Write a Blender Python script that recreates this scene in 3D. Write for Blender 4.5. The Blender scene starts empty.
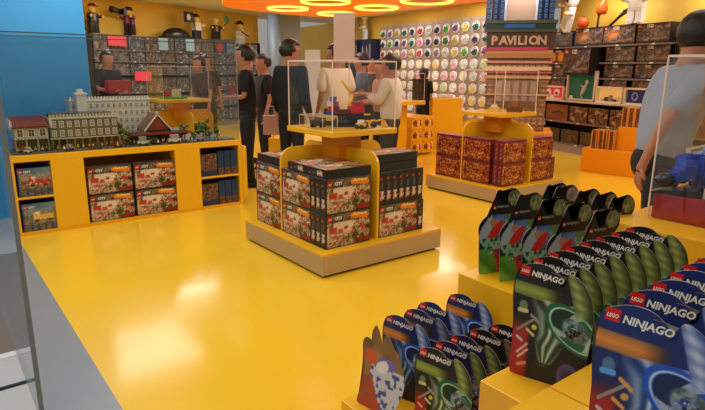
import bpy, bmesh, math, random
import numpy as np
from math import sin, cos, pi, radians as R, hypot, atan2, floor, sqrt
from mathutils import Vector, Matrix, Euler

random.seed(4)
scene = bpy.context.scene
C = scene.collection

# ------------------------------------------------------------------ camera
cam_data = bpy.data.cameras.new('camera')
cam = bpy.data.objects.new('camera', cam_data); C.objects.link(cam); scene.camera = cam
YAW, PIT, ROL = R(-52.586), R(13.638), R(0.4856)
fw = Vector((sin(YAW)*cos(PIT), cos(YAW)*cos(PIT), -sin(PIT)))
rt = Vector((cos(YAW), -sin(YAW), 0)); up = rt.cross(fw)
rt, up = rt*cos(ROL)+up*sin(ROL), -rt*sin(ROL)+up*cos(ROL)
m = Matrix((rt, up, -fw)).transposed().to_4x4(); m.translation = (0, 0, 1.5)
cam.matrix_world = m
cam_data.sensor_width = 36; cam_data.lens = 561.6/705*36
cam_data.clip_start = 0.05; cam_data.clip_end = 100

# ------------------------------------------------------------------ world, lights, exposure
w = bpy.data.worlds.new('world'); scene.world = w; w.use_nodes = True
w.node_tree.nodes['Background'].inputs[0].default_value = (1.0, 0.93, 0.85, 1)
w.node_tree.nodes['Background'].inputs[1].default_value = 0.4
scene.view_settings.view_transform = 'Standard'; scene.view_settings.look = 'None'
scene.view_settings.gamma = 1; scene.view_settings.use_curve_mapping = False
scene.view_settings.exposure = -0.36
scene.cycles.transparent_max_bounces = 32
def area(x, y, z, size, power, col=(1, .94, .86)):
    l = bpy.data.lights.new('added_area_light', 'AREA'); l.shape = 'SQUARE'; l.size = size; l.energy = power; l.color = col  # unseen area light added below the ceiling for brightness
    o = bpy.data.objects.new('added_area_light', l); C.objects.link(o); o.location = (x, y, z)
for (x, y, s_, p) in ((-3.2, 1.6, 2.4, 52), (-5.6, 1.4, 1.2, 40), (-8.6, 2.3, 1.6, 60), (-11.0, 3.8, 1.4, 90), (-12.4, 6.4, 1.2, 40), (-1.6, 5.2, 1.6, 55), (-3.4, 9.0, 1.0, 45), (-5.4, 9.1, .8, 35),
                     (-1.2, 8.0, 1.2, 50), (-8.6, 9.2, 1.0, 30), (-10.8, 9.3, 1.0, 30), (-.6, 1.6, 1.2, 16), (-12.9, 9.5, .7, 22), (-4, -2, 2.0, 70), (-.4, -1.0, 1.2, 34)):  # some added to brighten the cards, the chef figure and the left wall
    area(x, y, 2.93, s_, p)
for (x, y) in ((-5.0, 5.2), (-7.4, 5.0), (-5.4, 7.2), (-9.6, 6.9)): area(x, y, 2.66, .9, 32)

# ------------------------------------------------------------------ colour and material helpers
def lin(c):
    return tuple((v/255/12.92 if v/255 <= .04045 else ((v/255+.055)/1.055)**2.4) for v in c)
MATS = {}
def mat(name, rgb, rough=.5, metal=0, noise=.06, scale=30, emit=0, bump=0, coat=0, spec=.5):
    if name in MATS: return MATS[name]
    M_ = bpy.data.materials.new(name); M_.use_nodes = True
    nt = M_.node_tree; b = nt.nodes['Principled BSDF']; L = nt.links
    c = lin(rgb)
    tc = nt.nodes.new('ShaderNodeTexCoord'); nz = nt.nodes.new('ShaderNodeTexNoise'); nz.inputs['Scale'].default_value = scale
    nz.inputs['Detail'].default_value = 4
    L.new(tc.outputs['Object'], nz.inputs['Vector'])
    mx = nt.nodes.new('ShaderNodeMix'); mx.data_type = 'RGBA'
    mx.inputs[6].default_value = (*[v*(1-noise) for v in c], 1); mx.inputs[7].default_value = (*[min(1, v*(1+noise)) for v in c], 1)
    L.new(nz.outputs['Fac'], mx.inputs[0]); L.new(mx.outputs[2], b.inputs['Base Color'])
    b.inputs['Roughness'].default_value = rough; b.inputs['Metallic'].default_value = metal
    b.inputs['Specular IOR Level'].default_value = spec; b.inputs['Coat Weight'].default_value = coat
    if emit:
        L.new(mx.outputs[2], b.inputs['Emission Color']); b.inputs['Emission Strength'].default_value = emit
    if bump:
        bp = nt.nodes.new('ShaderNodeBump'); bp.inputs['Strength'].default_value = bump; bp.inputs['Distance'].default_value = .01
        L.new(nz.outputs['Fac'], bp.inputs['Height']); L.new(bp.outputs[0], b.inputs['Normal'])
    MATS[name] = M_; return M_
def print_mat(name, rough=.35, grain=.08, spec=.5):
    M_ = bpy.data.materials.new(name); M_.use_nodes = True; nt = M_.node_tree; b = nt.nodes['Principled BSDF']; L = nt.links
    a = nt.nodes.new('ShaderNodeAttribute'); a.attribute_name = 'Col'
    nz = nt.nodes.new('ShaderNodeTexNoise'); nz.inputs['Scale'].default_value = 220
    tc = nt.nodes.new('ShaderNodeTexCoord'); L.new(tc.outputs['Object'], nz.inputs['Vector'])
    mp = nt.nodes.new('ShaderNodeMapRange'); mp.inputs[3].default_value = 1-grain; mp.inputs[4].default_value = 1+grain
    L.new(nz.outputs['Fac'], mp.inputs[0])
    mx = nt.nodes.new('ShaderNodeVectorMath'); mx.operation = 'SCALE'
    L.new(a.outputs['Color'], mx.inputs[0]); L.new(mp.outputs[0], mx.inputs['Scale']); L.new(mx.outputs[0], b.inputs['Base Color'])
    b.inputs['Roughness'].default_value = rough; b.inputs['Specular IOR Level'].default_value = spec
    return M_
PRINT = print_mat('printed_card'); PLASTIC = print_mat('moulded_plastic', .25, .03)
def glass_mat(name, tint, gloss=.9, rough=.02):
    M_ = bpy.data.materials.new(name); M_.use_nodes = True; nt = M_.node_tree; L = nt.links
    nt.nodes.remove(nt.nodes['Principled BSDF']); out = nt.nodes['Material Output']
    tr = nt.nodes.new('ShaderNodeBsdfTransparent'); tr.inputs[0].default_value = (*tint, 1)
    gl = nt.nodes.new('ShaderNodeBsdfGlossy'); gl.inputs['Roughness'].default_value = rough; gl.inputs[0].default_value = (gloss, gloss, gloss, 1)
    fr = nt.nodes.new('ShaderNodeLayerWeight'); fr.inputs[0].default_value = .5
    pw = nt.nodes.new('ShaderNodeMath'); pw.operation = 'POWER'; pw.inputs[1].default_value = 5; L.new(fr.outputs['Facing'], pw.inputs[0])
    ml = nt.nodes.new('ShaderNodeMath'); ml.operation = 'MULTIPLY_ADD'; ml.inputs[1].default_value = .7; ml.inputs[2].default_value = .025; L.new(pw.outputs[0], ml.inputs[0])
    mx = nt.nodes.new('ShaderNodeMixShader'); L.new(ml.outputs[0], mx.inputs[0]); L.new(tr.outputs[0], mx.inputs[1]); L.new(gl.outputs[0], mx.inputs[2])
    L.new(mx.outputs[0], out.inputs[0]); MATS[name] = M_; return M_
ACRYL = glass_mat('clear_acrylic', (.985, .98, .97)); TINTG = glass_mat('tinted_glass', (.90, .925, .92)); BLISTER = glass_mat('clear_blister', (.97, .97, .97), .9, .08)
EDGE = mat('acrylic_edge_glint', (236, 214, 196), .2, 0, .05, 60)  # pale colour imitates light caught by the polished edges
YEL = mat('yellow_laminate', (242, 184, 28), .28, 0, .03, 4, coat=.3)
YEL2 = mat('yellow_shelf_edge', (236, 170, 20), .35, 0, .03, 4)
ORG = mat('orange_laminate', (240, 152, 16), .3, 0, .03, 4)
TAN = mat('tan_plinth', (188, 162, 118), .45, 0, .04, 10)
BLACK = mat('black_cloth', (17, 17, 20), .85, 0, .2, 60)
DARK = mat('dark_metal', (40, 36, 34), .4, .3, .1, 30)
WHITE = mat('white_plastic', (226, 222, 214), .35, 0, .03, 30)
GREY = mat('grey_paint', (150, 150, 150), .6, 0, .05, 8)

def hsh(i, j, s):
    n = (i*374761393 + j*668265263 + s*1274126177) & 0xffffffff
    n = ((n ^ (n >> 13))*1274126177) & 0xffffffff
    return ((n ^ (n >> 16)) & 0xffff)/65535.0
def vn(x, y, s=0):
    i, j = floor(x), floor(y); fx, fy = x-i, y-j; fx = fx*fx*(3-2*fx); fy = fy*fy*(3-2*fy)
    a, b, c, d = hsh(i, j, s), hsh(i+1, j, s), hsh(i, j+1, s), hsh(i+1, j+1, s)
    return (a*(1-fx)+b*fx)*(1-fy)+(c*(1-fx)+d*fx)*fy
def mixc(a, b, t):
    t = max(0, min(1, t)); return tuple(a[k]*(1-t)+b[k]*t for k in range(3))
def seg(u, v, a, b):
    dx, dy = b[0]-a[0], b[1]-a[1]; t = max(0, min(1, ((u-a[0])*dx+(v-a[1])*dy)/(dx*dx+dy*dy+1e-9)))
    return hypot(u-a[0]-t*dx, v-a[1]-t*dy)
def ell(u, v, cx, cy, rx, ry, a=0):
    x, y = u-cx, v-cy; ca, sa = cos(a), sin(a); return hypot((x*ca+y*sa)/rx, (-x*sa+y*ca)/ry)

# ------------------------------------------------------------------ mesh builder
class MB:
    def __init__(s): s.v = []; s.f = []; s.c = []; s.sm = []
    def add(s, vs, fs, col=(200, 200, 200), smooth=False):
        o = len(s.v); s.v += [tuple(p) for p in vs]; s.f += [tuple(i+o for i in f) for f in fs]
        if callable(col): s.c += [col(p) for p in vs]
        else: s.c += [col]*len(vs)
        s.sm += [smooth]*len(fs); return s
    def box(s, x0, y0, z0, x1, y1, z1, col=(200, 200, 200), M=None, b=0):
        if b and min(abs(x1-x0), abs(y1-y0), abs(z1-z0)) > 2.2*b:
            bm = bmesh.new(); bmesh.ops.create_cube(bm, size=1)
            for v in bm.verts: v.co = Vector(((x0+x1)/2+v.co.x*(x1-x0), (y0+y1)/2+v.co.y*(y1-y0), (z0+z1)/2+v.co.z*(z1-z0)))
            bmesh.ops.bevel(bm, geom=bm.edges[:], offset=b, segments=2, profile=.6, affect='EDGES')
            vs = [v.co.copy() for v in bm.verts]; bm.verts.index_update(); fs = [[v.index for v in f.verts] for f in bm.faces]; bm.free()
        else:
            vs = [Vector(p) for p in ((x0, y0, z0), (x1, y0, z0), (x1, y1, z0), (x0, y1, z0), (x0, y0, z1), (x1, y0, z1), (x1, y1, z1), (x0, y1, z1))]
            fs = [(0, 3, 2, 1), (4, 5, 6, 7), (0, 1, 5, 4), (1, 2, 6, 5), (2, 3, 7, 6), (3, 0, 4, 7)]
        if M is not None: vs = [M @ p for p in vs]
        return s.add(vs, fs, col)
    def tube(s, pts, rad, col=(200, 200, 200), n=10, cap=True, sy=1.0):
        pts = [Vector(p) for p in pts]; k = len(pts)
        if not hasattr(rad, '__len__'): rad = [rad]*k
        vs = []; fs = []
        d0 = (pts[1]-pts[0]).normalized(); ref = Vector((0, 0, 1)) if abs(d0.z) < .9 else Vector((0, 1, 0))
        for i, p in enumerate(pts):
            d = (pts[min(i+1, k-1)]-pts[max(i-1, 0)]).normalized()
            a = d.cross(ref); a = a.normalized() if a.length > 1e-6 else Vector((1, 0, 0)); b = d.cross(a).normalized()
            for j in range(n):
                t = 2*pi*j/n; vs.append(p+a*cos(t)*rad[i]+b*sin(t)*rad[i]*sy)
        for i in range(k-1):
            for j in range(n):
                q = (j+1) % n; fs.append((i*n+j, i*n+q, (i+1)*n+q, (i+1)*n+j))
        if cap:
            fs.append(tuple(range(n))[::-1]); fs.append(tuple((k-1)*n+j for j in range(n)))
        return s.add(vs, fs, col, True)
    def lathe(s, prof, col=(200, 200, 200), n=20, M=None):
        vs = []; fs = []; k = len(prof)
        for (r, z) in prof:
            for j in range(n):
                t = 2*pi*j/n; vs.append(Vector((r*cos(t), r*sin(t), z)))
        for i in range(k-1):
            for j in range(n):
                q = (j+1) % n; fs.append((i*n+j, i*n+q, (i+1)*n+q, (i+1)*n+j))
        if prof[0][0] > 1e-6: fs.append(tuple(range(n))[::-1])
        if prof[-1][0] > 1e-6: fs.append(tuple((k-1)*n+j for j in range(n)))
        if M is not None: vs = [M @ p for p in vs]
        return s.add(vs, fs, col, True)
    def ball(s, c, rx, ry=None, rz=None, col=(200, 200, 200), n=12, keep=None):
        ry = ry or rx; rz = rz or rx; bm = bmesh.new(); bmesh.ops.create_uvsphere(bm, u_segments=n, v_segments=n//2+2, radius=1)
        if keep: bmesh.ops.delete(bm, geom=[v for v in bm.verts if not keep(v.co)], context='VERTS')
        bm.verts.index_update(); vs = [Vector((c[0]+v.co.x*rx, c[1]+v.co.y*ry, c[2]+v.co.z*rz)) for v in bm.verts]; fs = [[v.index for v in f.verts] for f in bm.faces]; bm.free()
        return s.add(vs, fs, col, True)
    def prism(s, poly, y0, y1, col=(200, 200, 200), M=None):      # outline in x,z pushed along y
        n = len(poly); bm = bmesh.new(); vb = [bm.verts.new((x, y0, z)) for x, z in poly]; vt = [bm.verts.new((x, y1, z)) for x, z in poly]
        f1 = bm.faces.new(vb); f2 = bm.faces.new(vt[::-1])
        for i in range(n): bm.faces.new((vb[i], vt[i], vt[(i+1) % n], vb[(i+1) % n]))
        bmesh.ops.triangulate(bm, faces=[f1, f2]); bmesh.ops.recalc_face_normals(bm, faces=bm.faces[:])
        bm.verts.index_update(); vs = [v.co.copy() for v in bm.verts]; fs = [[v.index for v in f.verts] for f in bm.faces]; bm.free()
        if M is not None: vs = [M @ p for p in vs]
        return s.add(vs, fs, col)
    def grid(s, o, du, dv, nu, nv, paint):                     # painted sheet from corner o along du, dv
        o, du, dv = Vector(o), Vector(du), Vector(dv); vs = []; cs = []
        for j in range(nv+1):
            for i in range(nu+1):
                vs.append(o+du*(i/nu)+dv*(j/nv)); cs.append(paint(i/nu, j/nv))
        fs = [(j*(nu+1)+i, j*(nu+1)+i+1, (j+1)*(nu+1)+i+1, (j+1)*(nu+1)+i) for j in range(nv) for i in range(nu)]
        n0 = len(s.v); s.add(vs, fs); s.c[n0:] = cs; return s
    def text(s, txt, x, z, size, y, col, off=.0, shear=0, w=None, M=None):
        key = (txt, off, shear)
        if key not in TXT:
            cu = bpy.data.curves.new('t', 'FONT'); cu.body = txt; cu.size = 1; cu.offset = off; cu.shear = shear; cu.resolution_u = 2
            ob = bpy.data.objects.new('t', cu); C.objects.link(ob); bpy.context.view_layer.update()
            me = bpy.data.meshes.new_from_object(ob.evaluated_get(bpy.context.evaluated_depsgraph_get()))
            TXT[key] = ([v.co.copy() for v in me.vertices], [tuple(p.vertices) for p in me.polygons])
            bpy.data.objects.remove(ob); bpy.data.curves.remove(cu); bpy.data.meshes.remove(me)
        vs, fs = TXT[key]
        if not vs: return s
        x0 = min(v.x for v in vs); x1 = max(v.x for v in vs)
        k = (w/(x1-x0)) if w else size
        P = [Vector((x+(v.x-x0)*k, y, z+v.y*size)) for v in vs]
        if M is not None: P = [M @ p for p in P]
        return s.add(P, fs, col)
    def mesh(s, name, material):
        me = bpy.data.meshes.new(name); me.from_pydata(s.v, [], s.f); me.materials.append(material)
        me.polygons.foreach_set('use_smooth', s.sm)
        if material in (PRINT, PLASTIC, GLOW):
            a = me.color_attributes.new('Col', 'FLOAT_COLOR', 'POINT')
            cache = {}; arr = np.ones((len(s.v), 4), dtype=np.float32)
            for i, c in enumerate(s.c):
                if c not in cache: cache[c] = lin(tuple(max(0, min(255, q)) for q in c))
                arr[i, :3] = cache[c]
            a.data.foreach_set('color', arr.ravel())
        me.update(); return me
    def build(s, name, material, parent=None, loc=(0, 0, 0), rz=0):
        o = bpy.data.objects.new(name, s.mesh(name, material)); C.objects.link(o)
        o.location = loc; o.rotation_euler = (0, 0, rz)
        if parent: o.parent = parent
        return o
TXT = {}
GLOW = None
def glow_mat():
    M_ = bpy.data.materials.new('lit_panel'); M_.use_nodes = True; nt = M_.node_tree; b = nt.nodes['Principled BSDF']
    a = nt.nodes.new('ShaderNodeAttribute'); a.attribute_name = 'Col'
    nt.links.new(a.outputs['Color'], b.inputs['Base Color']); nt.links.new(a.outputs['Color'], b.inputs['Emission Color']); b.inputs['Emission Strength'].default_value = .35
    return M_
GLOW = glow_mat()
def tag(o, label=None, cat=None, group=None, kind=None):
    if label: o['label'] = label
    if cat: o['category'] = cat
    if group: o['group'] = group
    if kind: o['kind'] = kind
    return o
def empty(name, loc, rz=0):
    o = bpy.data.objects.new(name, None); C.objects.link(o); o.location = loc; o.rotation_euler = (0, 0, rz); o.empty_display_size = .1; return o
KIDS = {}
def copy_tree(o, loc, rz, label, group=None, parent=None):
    c = o.copy(); C.objects.link(c)
    if parent: c.parent = parent
    else:
        c.location = loc; c.rotation_euler = (0, 0, rz); c['label'] = label
        if group: c['group'] = group
    for ch in o.children: copy_tree(ch, None, 0, None, None, c)
    return c
def struct(o): o['kind'] = 'structure'; return o
ORD = ['first', 'second', 'third', 'fourth', 'fifth', 'sixth', 'seventh', 'eighth', 'ninth', 'tenth', 'eleventh', 'twelfth', 'thirteenth', 'fourteenth', 'fifteenth', 'sixteenth', 'seventeenth', 'eighteenth']
# ================================================================== THE SETTING
# floors
def floor_yellow():
    M_ = mat('glossy_yellow_floor', (240, 194, 46), .16, 0, .03, .6, coat=.12, spec=.4)
    b = MB(); b.box(-16, .545, -.05, 4, 12.5, 0); return struct(b.build('floor', M_))
floor_yellow()
struct(MB().box(-16, .235, -.05, 4, .545, 0).build('trim_1', mat('grey_threshold_stone', (138, 142, 150), .25, 0, .05, 5)))
def outer_floor():
    M_ = mat('pale_mall_stone', (196, 196, 200), .18, 0, .04, 3)
    b = MB(); b.box(-16, -6, -.05, 4, .235, 0); struct(b.build('floor_outer', M_))
    struct(MB().box(-5.2, -2.5, 0, -3.3, .235, .003).build('trim_2', mat('brown_mall_stone', (128, 112, 98), .2, 0, .06, 4)))
    struct(MB().box(-3.3, -2.5, 0, -3.24, .235, .004).build('trim_3', mat('white_mall_stone', (225, 225, 228), .2, 0, .03, 4)))
    struct(MB().box(-2.93, -2.5, 0, -2.90, .235, .004).build('trim_4', mat('black_mall_joint', (30, 30, 34), .3, 0, .03, 4)))
outer_floor()
struct(MB().box(-16, -6, 2.95, 4, 12.5, 3.05).build('ceiling', mat('ceiling_white', (206, 210, 214), .9, 0, .02, 3)))
YW = mat('yellow_wall_paint', (232, 190, 72), .6, 0, .06, 2.5)
def frame(P, e):      # wall frame: P origin, e viewer-right unit
    L_ = hypot(*e); e = (e[0]/L_, e[1]/L_); a = atan2(e[1], e[0])
    def at(s, off=0, z=0):  # off metres towards the viewer
        return (P[0]+e[0]*s+e[1]*off, P[1]+e[1]*s-e[0]*off, z)
    return at, a
W3, A3 = frame((-6.3, 9.7), (.959, -.282))
W2, A2 = frame((-12.449, 10.575), (.990, -.141))
W1, A1 = frame((-12.7, 3.0), (-1.9, 4.7))
def wall(at, a, s0, s1, off, z0, z1, name, material, th=.12):
    b = MB(); b.box(0, 0, z0, s1-s0, th, z1); o = b.build(name, material, None, at(s0, off), a); return struct(o)
wall(W3, A3, -.6, 7.5, -.42, 0, 2.95, 'wall_right', YW)
wall(W2, A2, -7.5, 5.5, -.10, 0, 2.95, 'wall_back', YW)
wall(W1, A1, -3.0, 5.75, -.45, 0, 2.95, 'wall_left', YW)
# grey end walls by the round column
GW = mat('grey_blue_wall', (150, 156, 162), .7, 0, .04, 3)
struct(MB().box(-.45, 0, 0, .35, .15, 2.95).build('wall_passage', GW, None, (-14.35, 8.6, 0), R(50)))
struct(MB().box(0, 0, 0, .40, .06, 1.98).build('trim_5', mat('white_partition', (190, 192, 196), .6, 0, .03, 3), None, (-13.08, 8.37, 0), R(52)))
struct(MB().box(-6.62, -5, 0, -6.48, 1.47, 2.95).build('wall_blue', mat('sky_blue_wall', (60, 160, 226), .45, 0, .02, 2)))
cb = MB(); cb.lathe([(.17, 0), (.17, 2.95)], n=28)
o = cb.build('wall_column', mat('grey_blue_column', (112, 128, 148), .4, 0, .03, 5), None, (-13.06, 7.43, 0)); struct(o)
# shop-front pane
o = MB().box(-6.4, .235, 0, -2.52, .25, 2.6).build('window_1', TINTG); struct(o)
o = MB().box(-2.52, .233, 0, -2.507, .252, 2.6).build('window_frame', mat('pane_edge', (120, 126, 128), .2, 0, .2, 8), None); o.name = 'window_2'; struct(o)
# orange canopy
def canopy():
    pts = [(-9.2, 4.3), (-10.9, 5.05), (-11.3, 5.4), (-11.55, 6.2), (-11.8, 7.3), (-11.78, 7.9), (-11.5, 8.35), (-11.0, 8.55), (-10.2, 8.5), (-9.0, 8.3), (-7.0, 8.42), (-4.6, 8.0), (-4.0, 7.5), (-3.9, 4.6), (-4.4, 3.9), (-5.6, 3.4)]
    b = MB(); n = len(pts)
    b.add([(x, y, 2.7) for x, y in pts]+[(x, y, 2.94) for x, y in pts], [tuple(range(n))[::-1]]+[(i, (i+1) % n, n+(i+1) % n, n+i) for i in range(n)])
    o = b.build('ceiling_canopy', mat('orange_canopy', (250, 140, 14), .5, 0, .05, 1.2, emit=.28)); struct(o)  # faint emission added to brighten the underside, the canopy is no lamp
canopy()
RIM = mat('glowing_rim', (255, 226, 96), .5, 0, .01, 5, emit=2.2)
DISH = mat('amber_dish', (206, 124, 14), .5, 0, .1, 6, emit=.15)
t0 = None
for i, (x, y, r, lb) in enumerate(((-10.44, 6.28, .40, 'round amber ceiling light nearest the left edge of the canopy'), (-8.94, 6.18, .44, 'round amber ceiling light cut by the top of the photo, left of centre'),
        (-10.67, 7.65, .40, 'round amber ceiling light farthest back, above the tan sign panel'), (-9.11, 7.53, .42, 'round amber ceiling light above the chef figure'), (-7.62, 7.46, .46, 'round amber ceiling light at the top edge above the lit tubs'))):
    t = empty('ceiling_light', (x, y, 2.7)); tag(t, lb, 'ceiling light', 'round lights in the orange canopy')
    b = MB(); M_ = 40; vs = []; fs = []
    prof = [(r-.022, 0), (r-.02, -.03), (r+.0, -.04), (r+.02, -.03), (r+.022, 0)]
    for (rr, z) in prof:
        for j in range(M_): a = 2*pi*j/M_; vs.append((rr*cos(a), rr*sin(a), z))
    for k in range(4):
        for j in range(M_): q = (j+1) % M_; fs.append((k*M_+j, k*M_+q, (k+1)*M_+q, (k+1)*M_+j))
    b.add(vs, fs, smooth=True); b.build('rim', RIM, t)
    d = MB(); d.lathe([(0, -.012), (r-.14, -.012), (r-.022, -.004), (r-.022, 0), (0, 0)], n=32); d.build('dish', DISH, t)

# ================================================================== PRINTED CARTONS
def collage(pal, seed, sc=9, base=None):
    def p(u, v, asp=1.5):
        a = vn(u*sc*asp, v*sc, seed); b = vn(u*sc*asp*2.3+7, v*sc*2.3, seed+1); k = (a*.6+b*.4)
        k = (k-.2)/.6*len(pal); i = int(max(0, min(len(pal)-1, k))); c = pal[i]
        n = vn(u*sc*5*asp, v*sc*5, seed+2)
        return mixc(c, (c[0]*.35, c[1]*.35, c[2]*.35), n*1.0-.3)
    return p
def carton_mesh(name, w, d, h, front, side, top=None, marks=None, res=.009):
    b = MB(); e = .0006
    b.box(-w/2, -d/2, 0, w/2, d/2, h, side(.5, .5) if callable(side) else side)
    nu, nv = max(8, int(w/res)), max(6, int(h/res))
    b.grid((-w/2, -d/2-e, 0), (w, 0, 0), (0, 0, h), nu, nv, front)
    b.grid((w/2, d/2+e, 0), (-w, 0, 0), (0, 0, h), nu//2, nv//2, front)
    if callable(side):
        ns = max(4, int(d/res))
        b.grid((w/2+e, -d/2, 0), (0, d, 0), (0, 0, h), ns, nv, side); b.grid((-w/2-e, d/2, 0), (0, -d, 0), (0, 0, h), ns, nv, side)
        tp = top or (lambda u, v: side(v, u))
        b.grid((-w/2, -d/2, h+e), (w, 0, 0), (0, d, 0), nu, ns, tp); b.grid((-w/2, d/2, -e), (w, 0, 0), (0, -d, 0), 6, 3, lambda u, v: side(.5, .5))
    if marks: marks(b, w, d, h)
    return b.mesh(name, PRINT)
def logo_mark(b, x, z, s, y, M=None):
    b.add([(M @ Vector(p) if M else p) for p in ((x, y, z), (x+s, y, z), (x+s, y, z+s), (x, y, z+s))], [(0, 1, 2, 3)], (214, 22, 22))
    b.text('LEGO', x+s*.1, z+s*.3, s*.42, y-.0008, (250, 246, 220), .03, .15, w=s*.8, M=M)
def thing_mesh(me, name, loc, rz, label, cat, group=None, rx=0):
    o = bpy.data.objects.new(name, me); C.objects.link(o); o.location = loc; o.rotation_euler = (rx, 0, rz); tag(o, label, cat, group); return o

# winter village calendar carton
vil = collage([(70, 44, 30), (196, 176, 138), (160, 40, 26), (226, 212, 182), (110, 90, 60), (216, 200, 164), (176, 46, 28), (206, 188, 150), (60, 76, 44)], 3, 4)
def adv_front(u, v):
    if u < .025 or u > .985 or v > .975 or v < .03: return (16, 26, 40)
    if v < .2:
        if u > .68 and v > .05: return (138, 26, 22)
        return mixc((196, 180, 148), vil(u*1.7, v, 1.5), .7) if u < .66 else (60, 50, 40)
    c = vil(u, v)
    snow = vn(u*4, v*3.2, 31)
    if snow > .5 and v < .74: c = mixc(c, (232, 220, 196), min(.85, (snow-.5)*4))
    if v > .74: c = mixc(c, (50, 48, 46), .55)
    # red train with cars, hut roofs
    for (x0, x1, z0, z1, cc) in ((.08, .24, .44, .62, (176, 34, 26)), (.12, .17, .62, .70, (60, 30, 26)), (.27, .38, .40, .54, (190, 50, 32)), (.41, .50, .50, .62, (150, 40, 28)), (.76, .90, .46, .58, (180, 36, 28)), (.55, .62, .28, .40, (196, 60, 36))):
        if x0 < u < x1 and z0 < v < z1: c = mixc(cc, c, .15)
    if abs(u-.66) < (.46-v)*.4 and .24 < v < .46: c = (44, 74, 40)
    if abs(u-.50) < (.36-v)*.4 and .22 < v < .36: c = (54, 84, 46)
    return c
def adv_side(u, v):
    c = (18, 26, 36)
    if .45 > v > .12 and ell(u, v, .5, .28, .36, .17) < 1: c = (206, 196, 180) if vn(u*6, v*24, 5) > .45 else (150, 34, 26)
    elif .84 > v > .76 and .2 < u < .55: c = (196, 30, 26)
    elif .7 > v > .5 and .3 < u < .7: c = (70, 78, 86)
    return c
def adv_top(u, v):
    c = (70, 84, 104) if v > .5 else (52, 64, 84)
    return mixc(mixc(c, (120, 110, 108), .4), (190, 150, 120), vn(u*12, v*3, 8)*.6)
def adv_marks(b, w, d, h):
    y = -d/2-.0014
    logo_mark(b, -w*.45, h*.8, h*.13, y)
    b.text('CITY', -w*.3, h*.82, h*.12, y, (235, 238, 240), .04, 0, w=w*.16)
    b.add([(w*.06, y, h*.8), (w*.44, y, h*.74), (w*.47, y, h*.82), (w*.44, y, h*.9), (w*.08, y, h*.97), (w*.03, y, h*.9)], [(0, 1, 2, 3, 4, 5)], (226, 128, 24))
    b.text('Advent', w*.08, h*.82, h*.13, y-.001, (250, 226, 140), .03, .3, w=w*.34, M=Matrix.Translation((0, 0, h*.045)) @ Matrix.Rotation(.0, 4, 'Y'))
AW, AD, AH = .42, .065, .262
ADV = carton_mesh('calendar_carton', AW, AD, AH, adv_front, adv_side, adv_top, adv_marks)
# maroon castle-scene carton
mar = collage([(90, 22, 18), (206, 96, 40), (130, 30, 24), (230, 160, 84), (104, 34, 46), (190, 60, 36), (216, 130, 60), (70, 34, 26)], 12, 5.5)
def mar_front(u, v):
    if u < .02 or u > .985 or v < .03: return (92, 16, 18)
    if v > .9: return (110, 44, 60)
    return mixc(mar(u, v), (96, 18, 20), max(0, (.16-v)*5))
def mar_side(u, v):
    if .9 > v > .82 and .2 < u < .7: return (200, 60, 50)
    if .7 > v > .2 and abs(u-.5) < .18 and vn(u*5, v*18, 3) > .5: return (170, 96, 90)
    return (104, 34, 48)
def mar_marks(b, w, d, h): logo_mark(b, -w*.46, h*.82, h*.12, -d/2-.0014)
MAR = carton_mesh('castle_carton', AW, AD, AH, mar_front, mar_side, lambda u, v: mixc((126, 70, 104), (150, 60, 60), vn(u*9, v*3, 2)), mar_marks, .011)

# ================================================================== TABLE-TYPE DISPLAY STANDS
def stand(cx, cy, label, tz=1.03, half=.33, fx=0.0, fy=0.0, ph=.61, pz=.185):
    t = empty('display_stand', (cx, cy, 0)); tag(t, label, 'display stand')
    MB().box(-ph, -ph, .02, ph, ph, pz-.02, b=.004).build('plinth', TAN, t)
    MB().box(-ph+.03, -ph+.03, 0, ph-.03, ph-.03, .03).build('plinth_foot', DARK, t)
    MB().box(-ph, -ph, pz-.02, ph, ph, pz, b=.003).build('plinth_top', YEL, t)
    def fin(lim, z1):
        r = .12; pts = [(-lim, pz), (-lim, z1-r)]+[(-lim+r-r*cos(a), z1-r+r*sin(a)) for a in [i*pi/2/8 for i in range(1, 9)]]
        pts += [(-x, z) for x, z in pts[::-1]]; return pts
    MB().prism(fin(.53, .88), fy-.009, fy+.009).build('divider', YEL, t)
    b = MB(); b.prism(fin(.53, .88), -.009, .009, M=Matrix.Translation((fx, 0, 0)) @ Matrix.Rotation(pi/2, 4, 'Z')); b.build('divider', YEL, t)
    MB().box(-.12, -.12, .75, .12, .12, tz-.045, b=.01).build('neck', ORG, t)
    MB().box(-half, -half, tz-.045, half, half, tz, b=.006).build('table_top', YEL, t)
    return t
def glass_case(x, y, z, hx, hy, h, label, name='display_case', rz=0, edge=.004):
    t = empty(name, (x, y, z), rz); tag(t, label, 'display case'); th = .005
    for (a, b_, c, d) in ((-hx, -hy, hx, -hy+th), (-hx, hy-th, hx, hy), (-hx, -hy+th, -hx+th, hy-th), (hx-th, -hy+th, hx, hy-th)):
        MB().box(a, b_, 0, c, d, h-th).build('side_pane', ACRYL, t)
    MB().box(-hx, -hy, h-th, hx, hy, h).build('top_pane', ACRYL, t)
    b = MB(); e = edge
    for sx in (-1, 1):
        for sy in (-1, 1): b.box(sx*hx-e/2, sy*hy-e/2, 0, sx*hx+e/2, sy*hy+e/2, h)
        b.box(sx*hx-e/2, -hy, h-e, sx*hx+e/2, hy, h+e/2)
    for sy in (-1, 1): b.box(-hx, sy*hy-e/2, h-e, hx, sy*hy+e/2, h+e/2)
    b.build('edge_glint', EDGE, t)  # edge strips carry the painted glint colour
    return t
T1 = (-3.81, 2.79)
stand(*T1, 'yellow display stand on a square plinth stacked with winter calendar boxes', fx=-.11, fy=-.03)
glass_case(T1[0], T1[1], 1.03, .315, .315, .53, 'clear acrylic case on the calendar box stand with toy vehicles inside', edge=.007)
T2 = (-4.52, 5.73)
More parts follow.
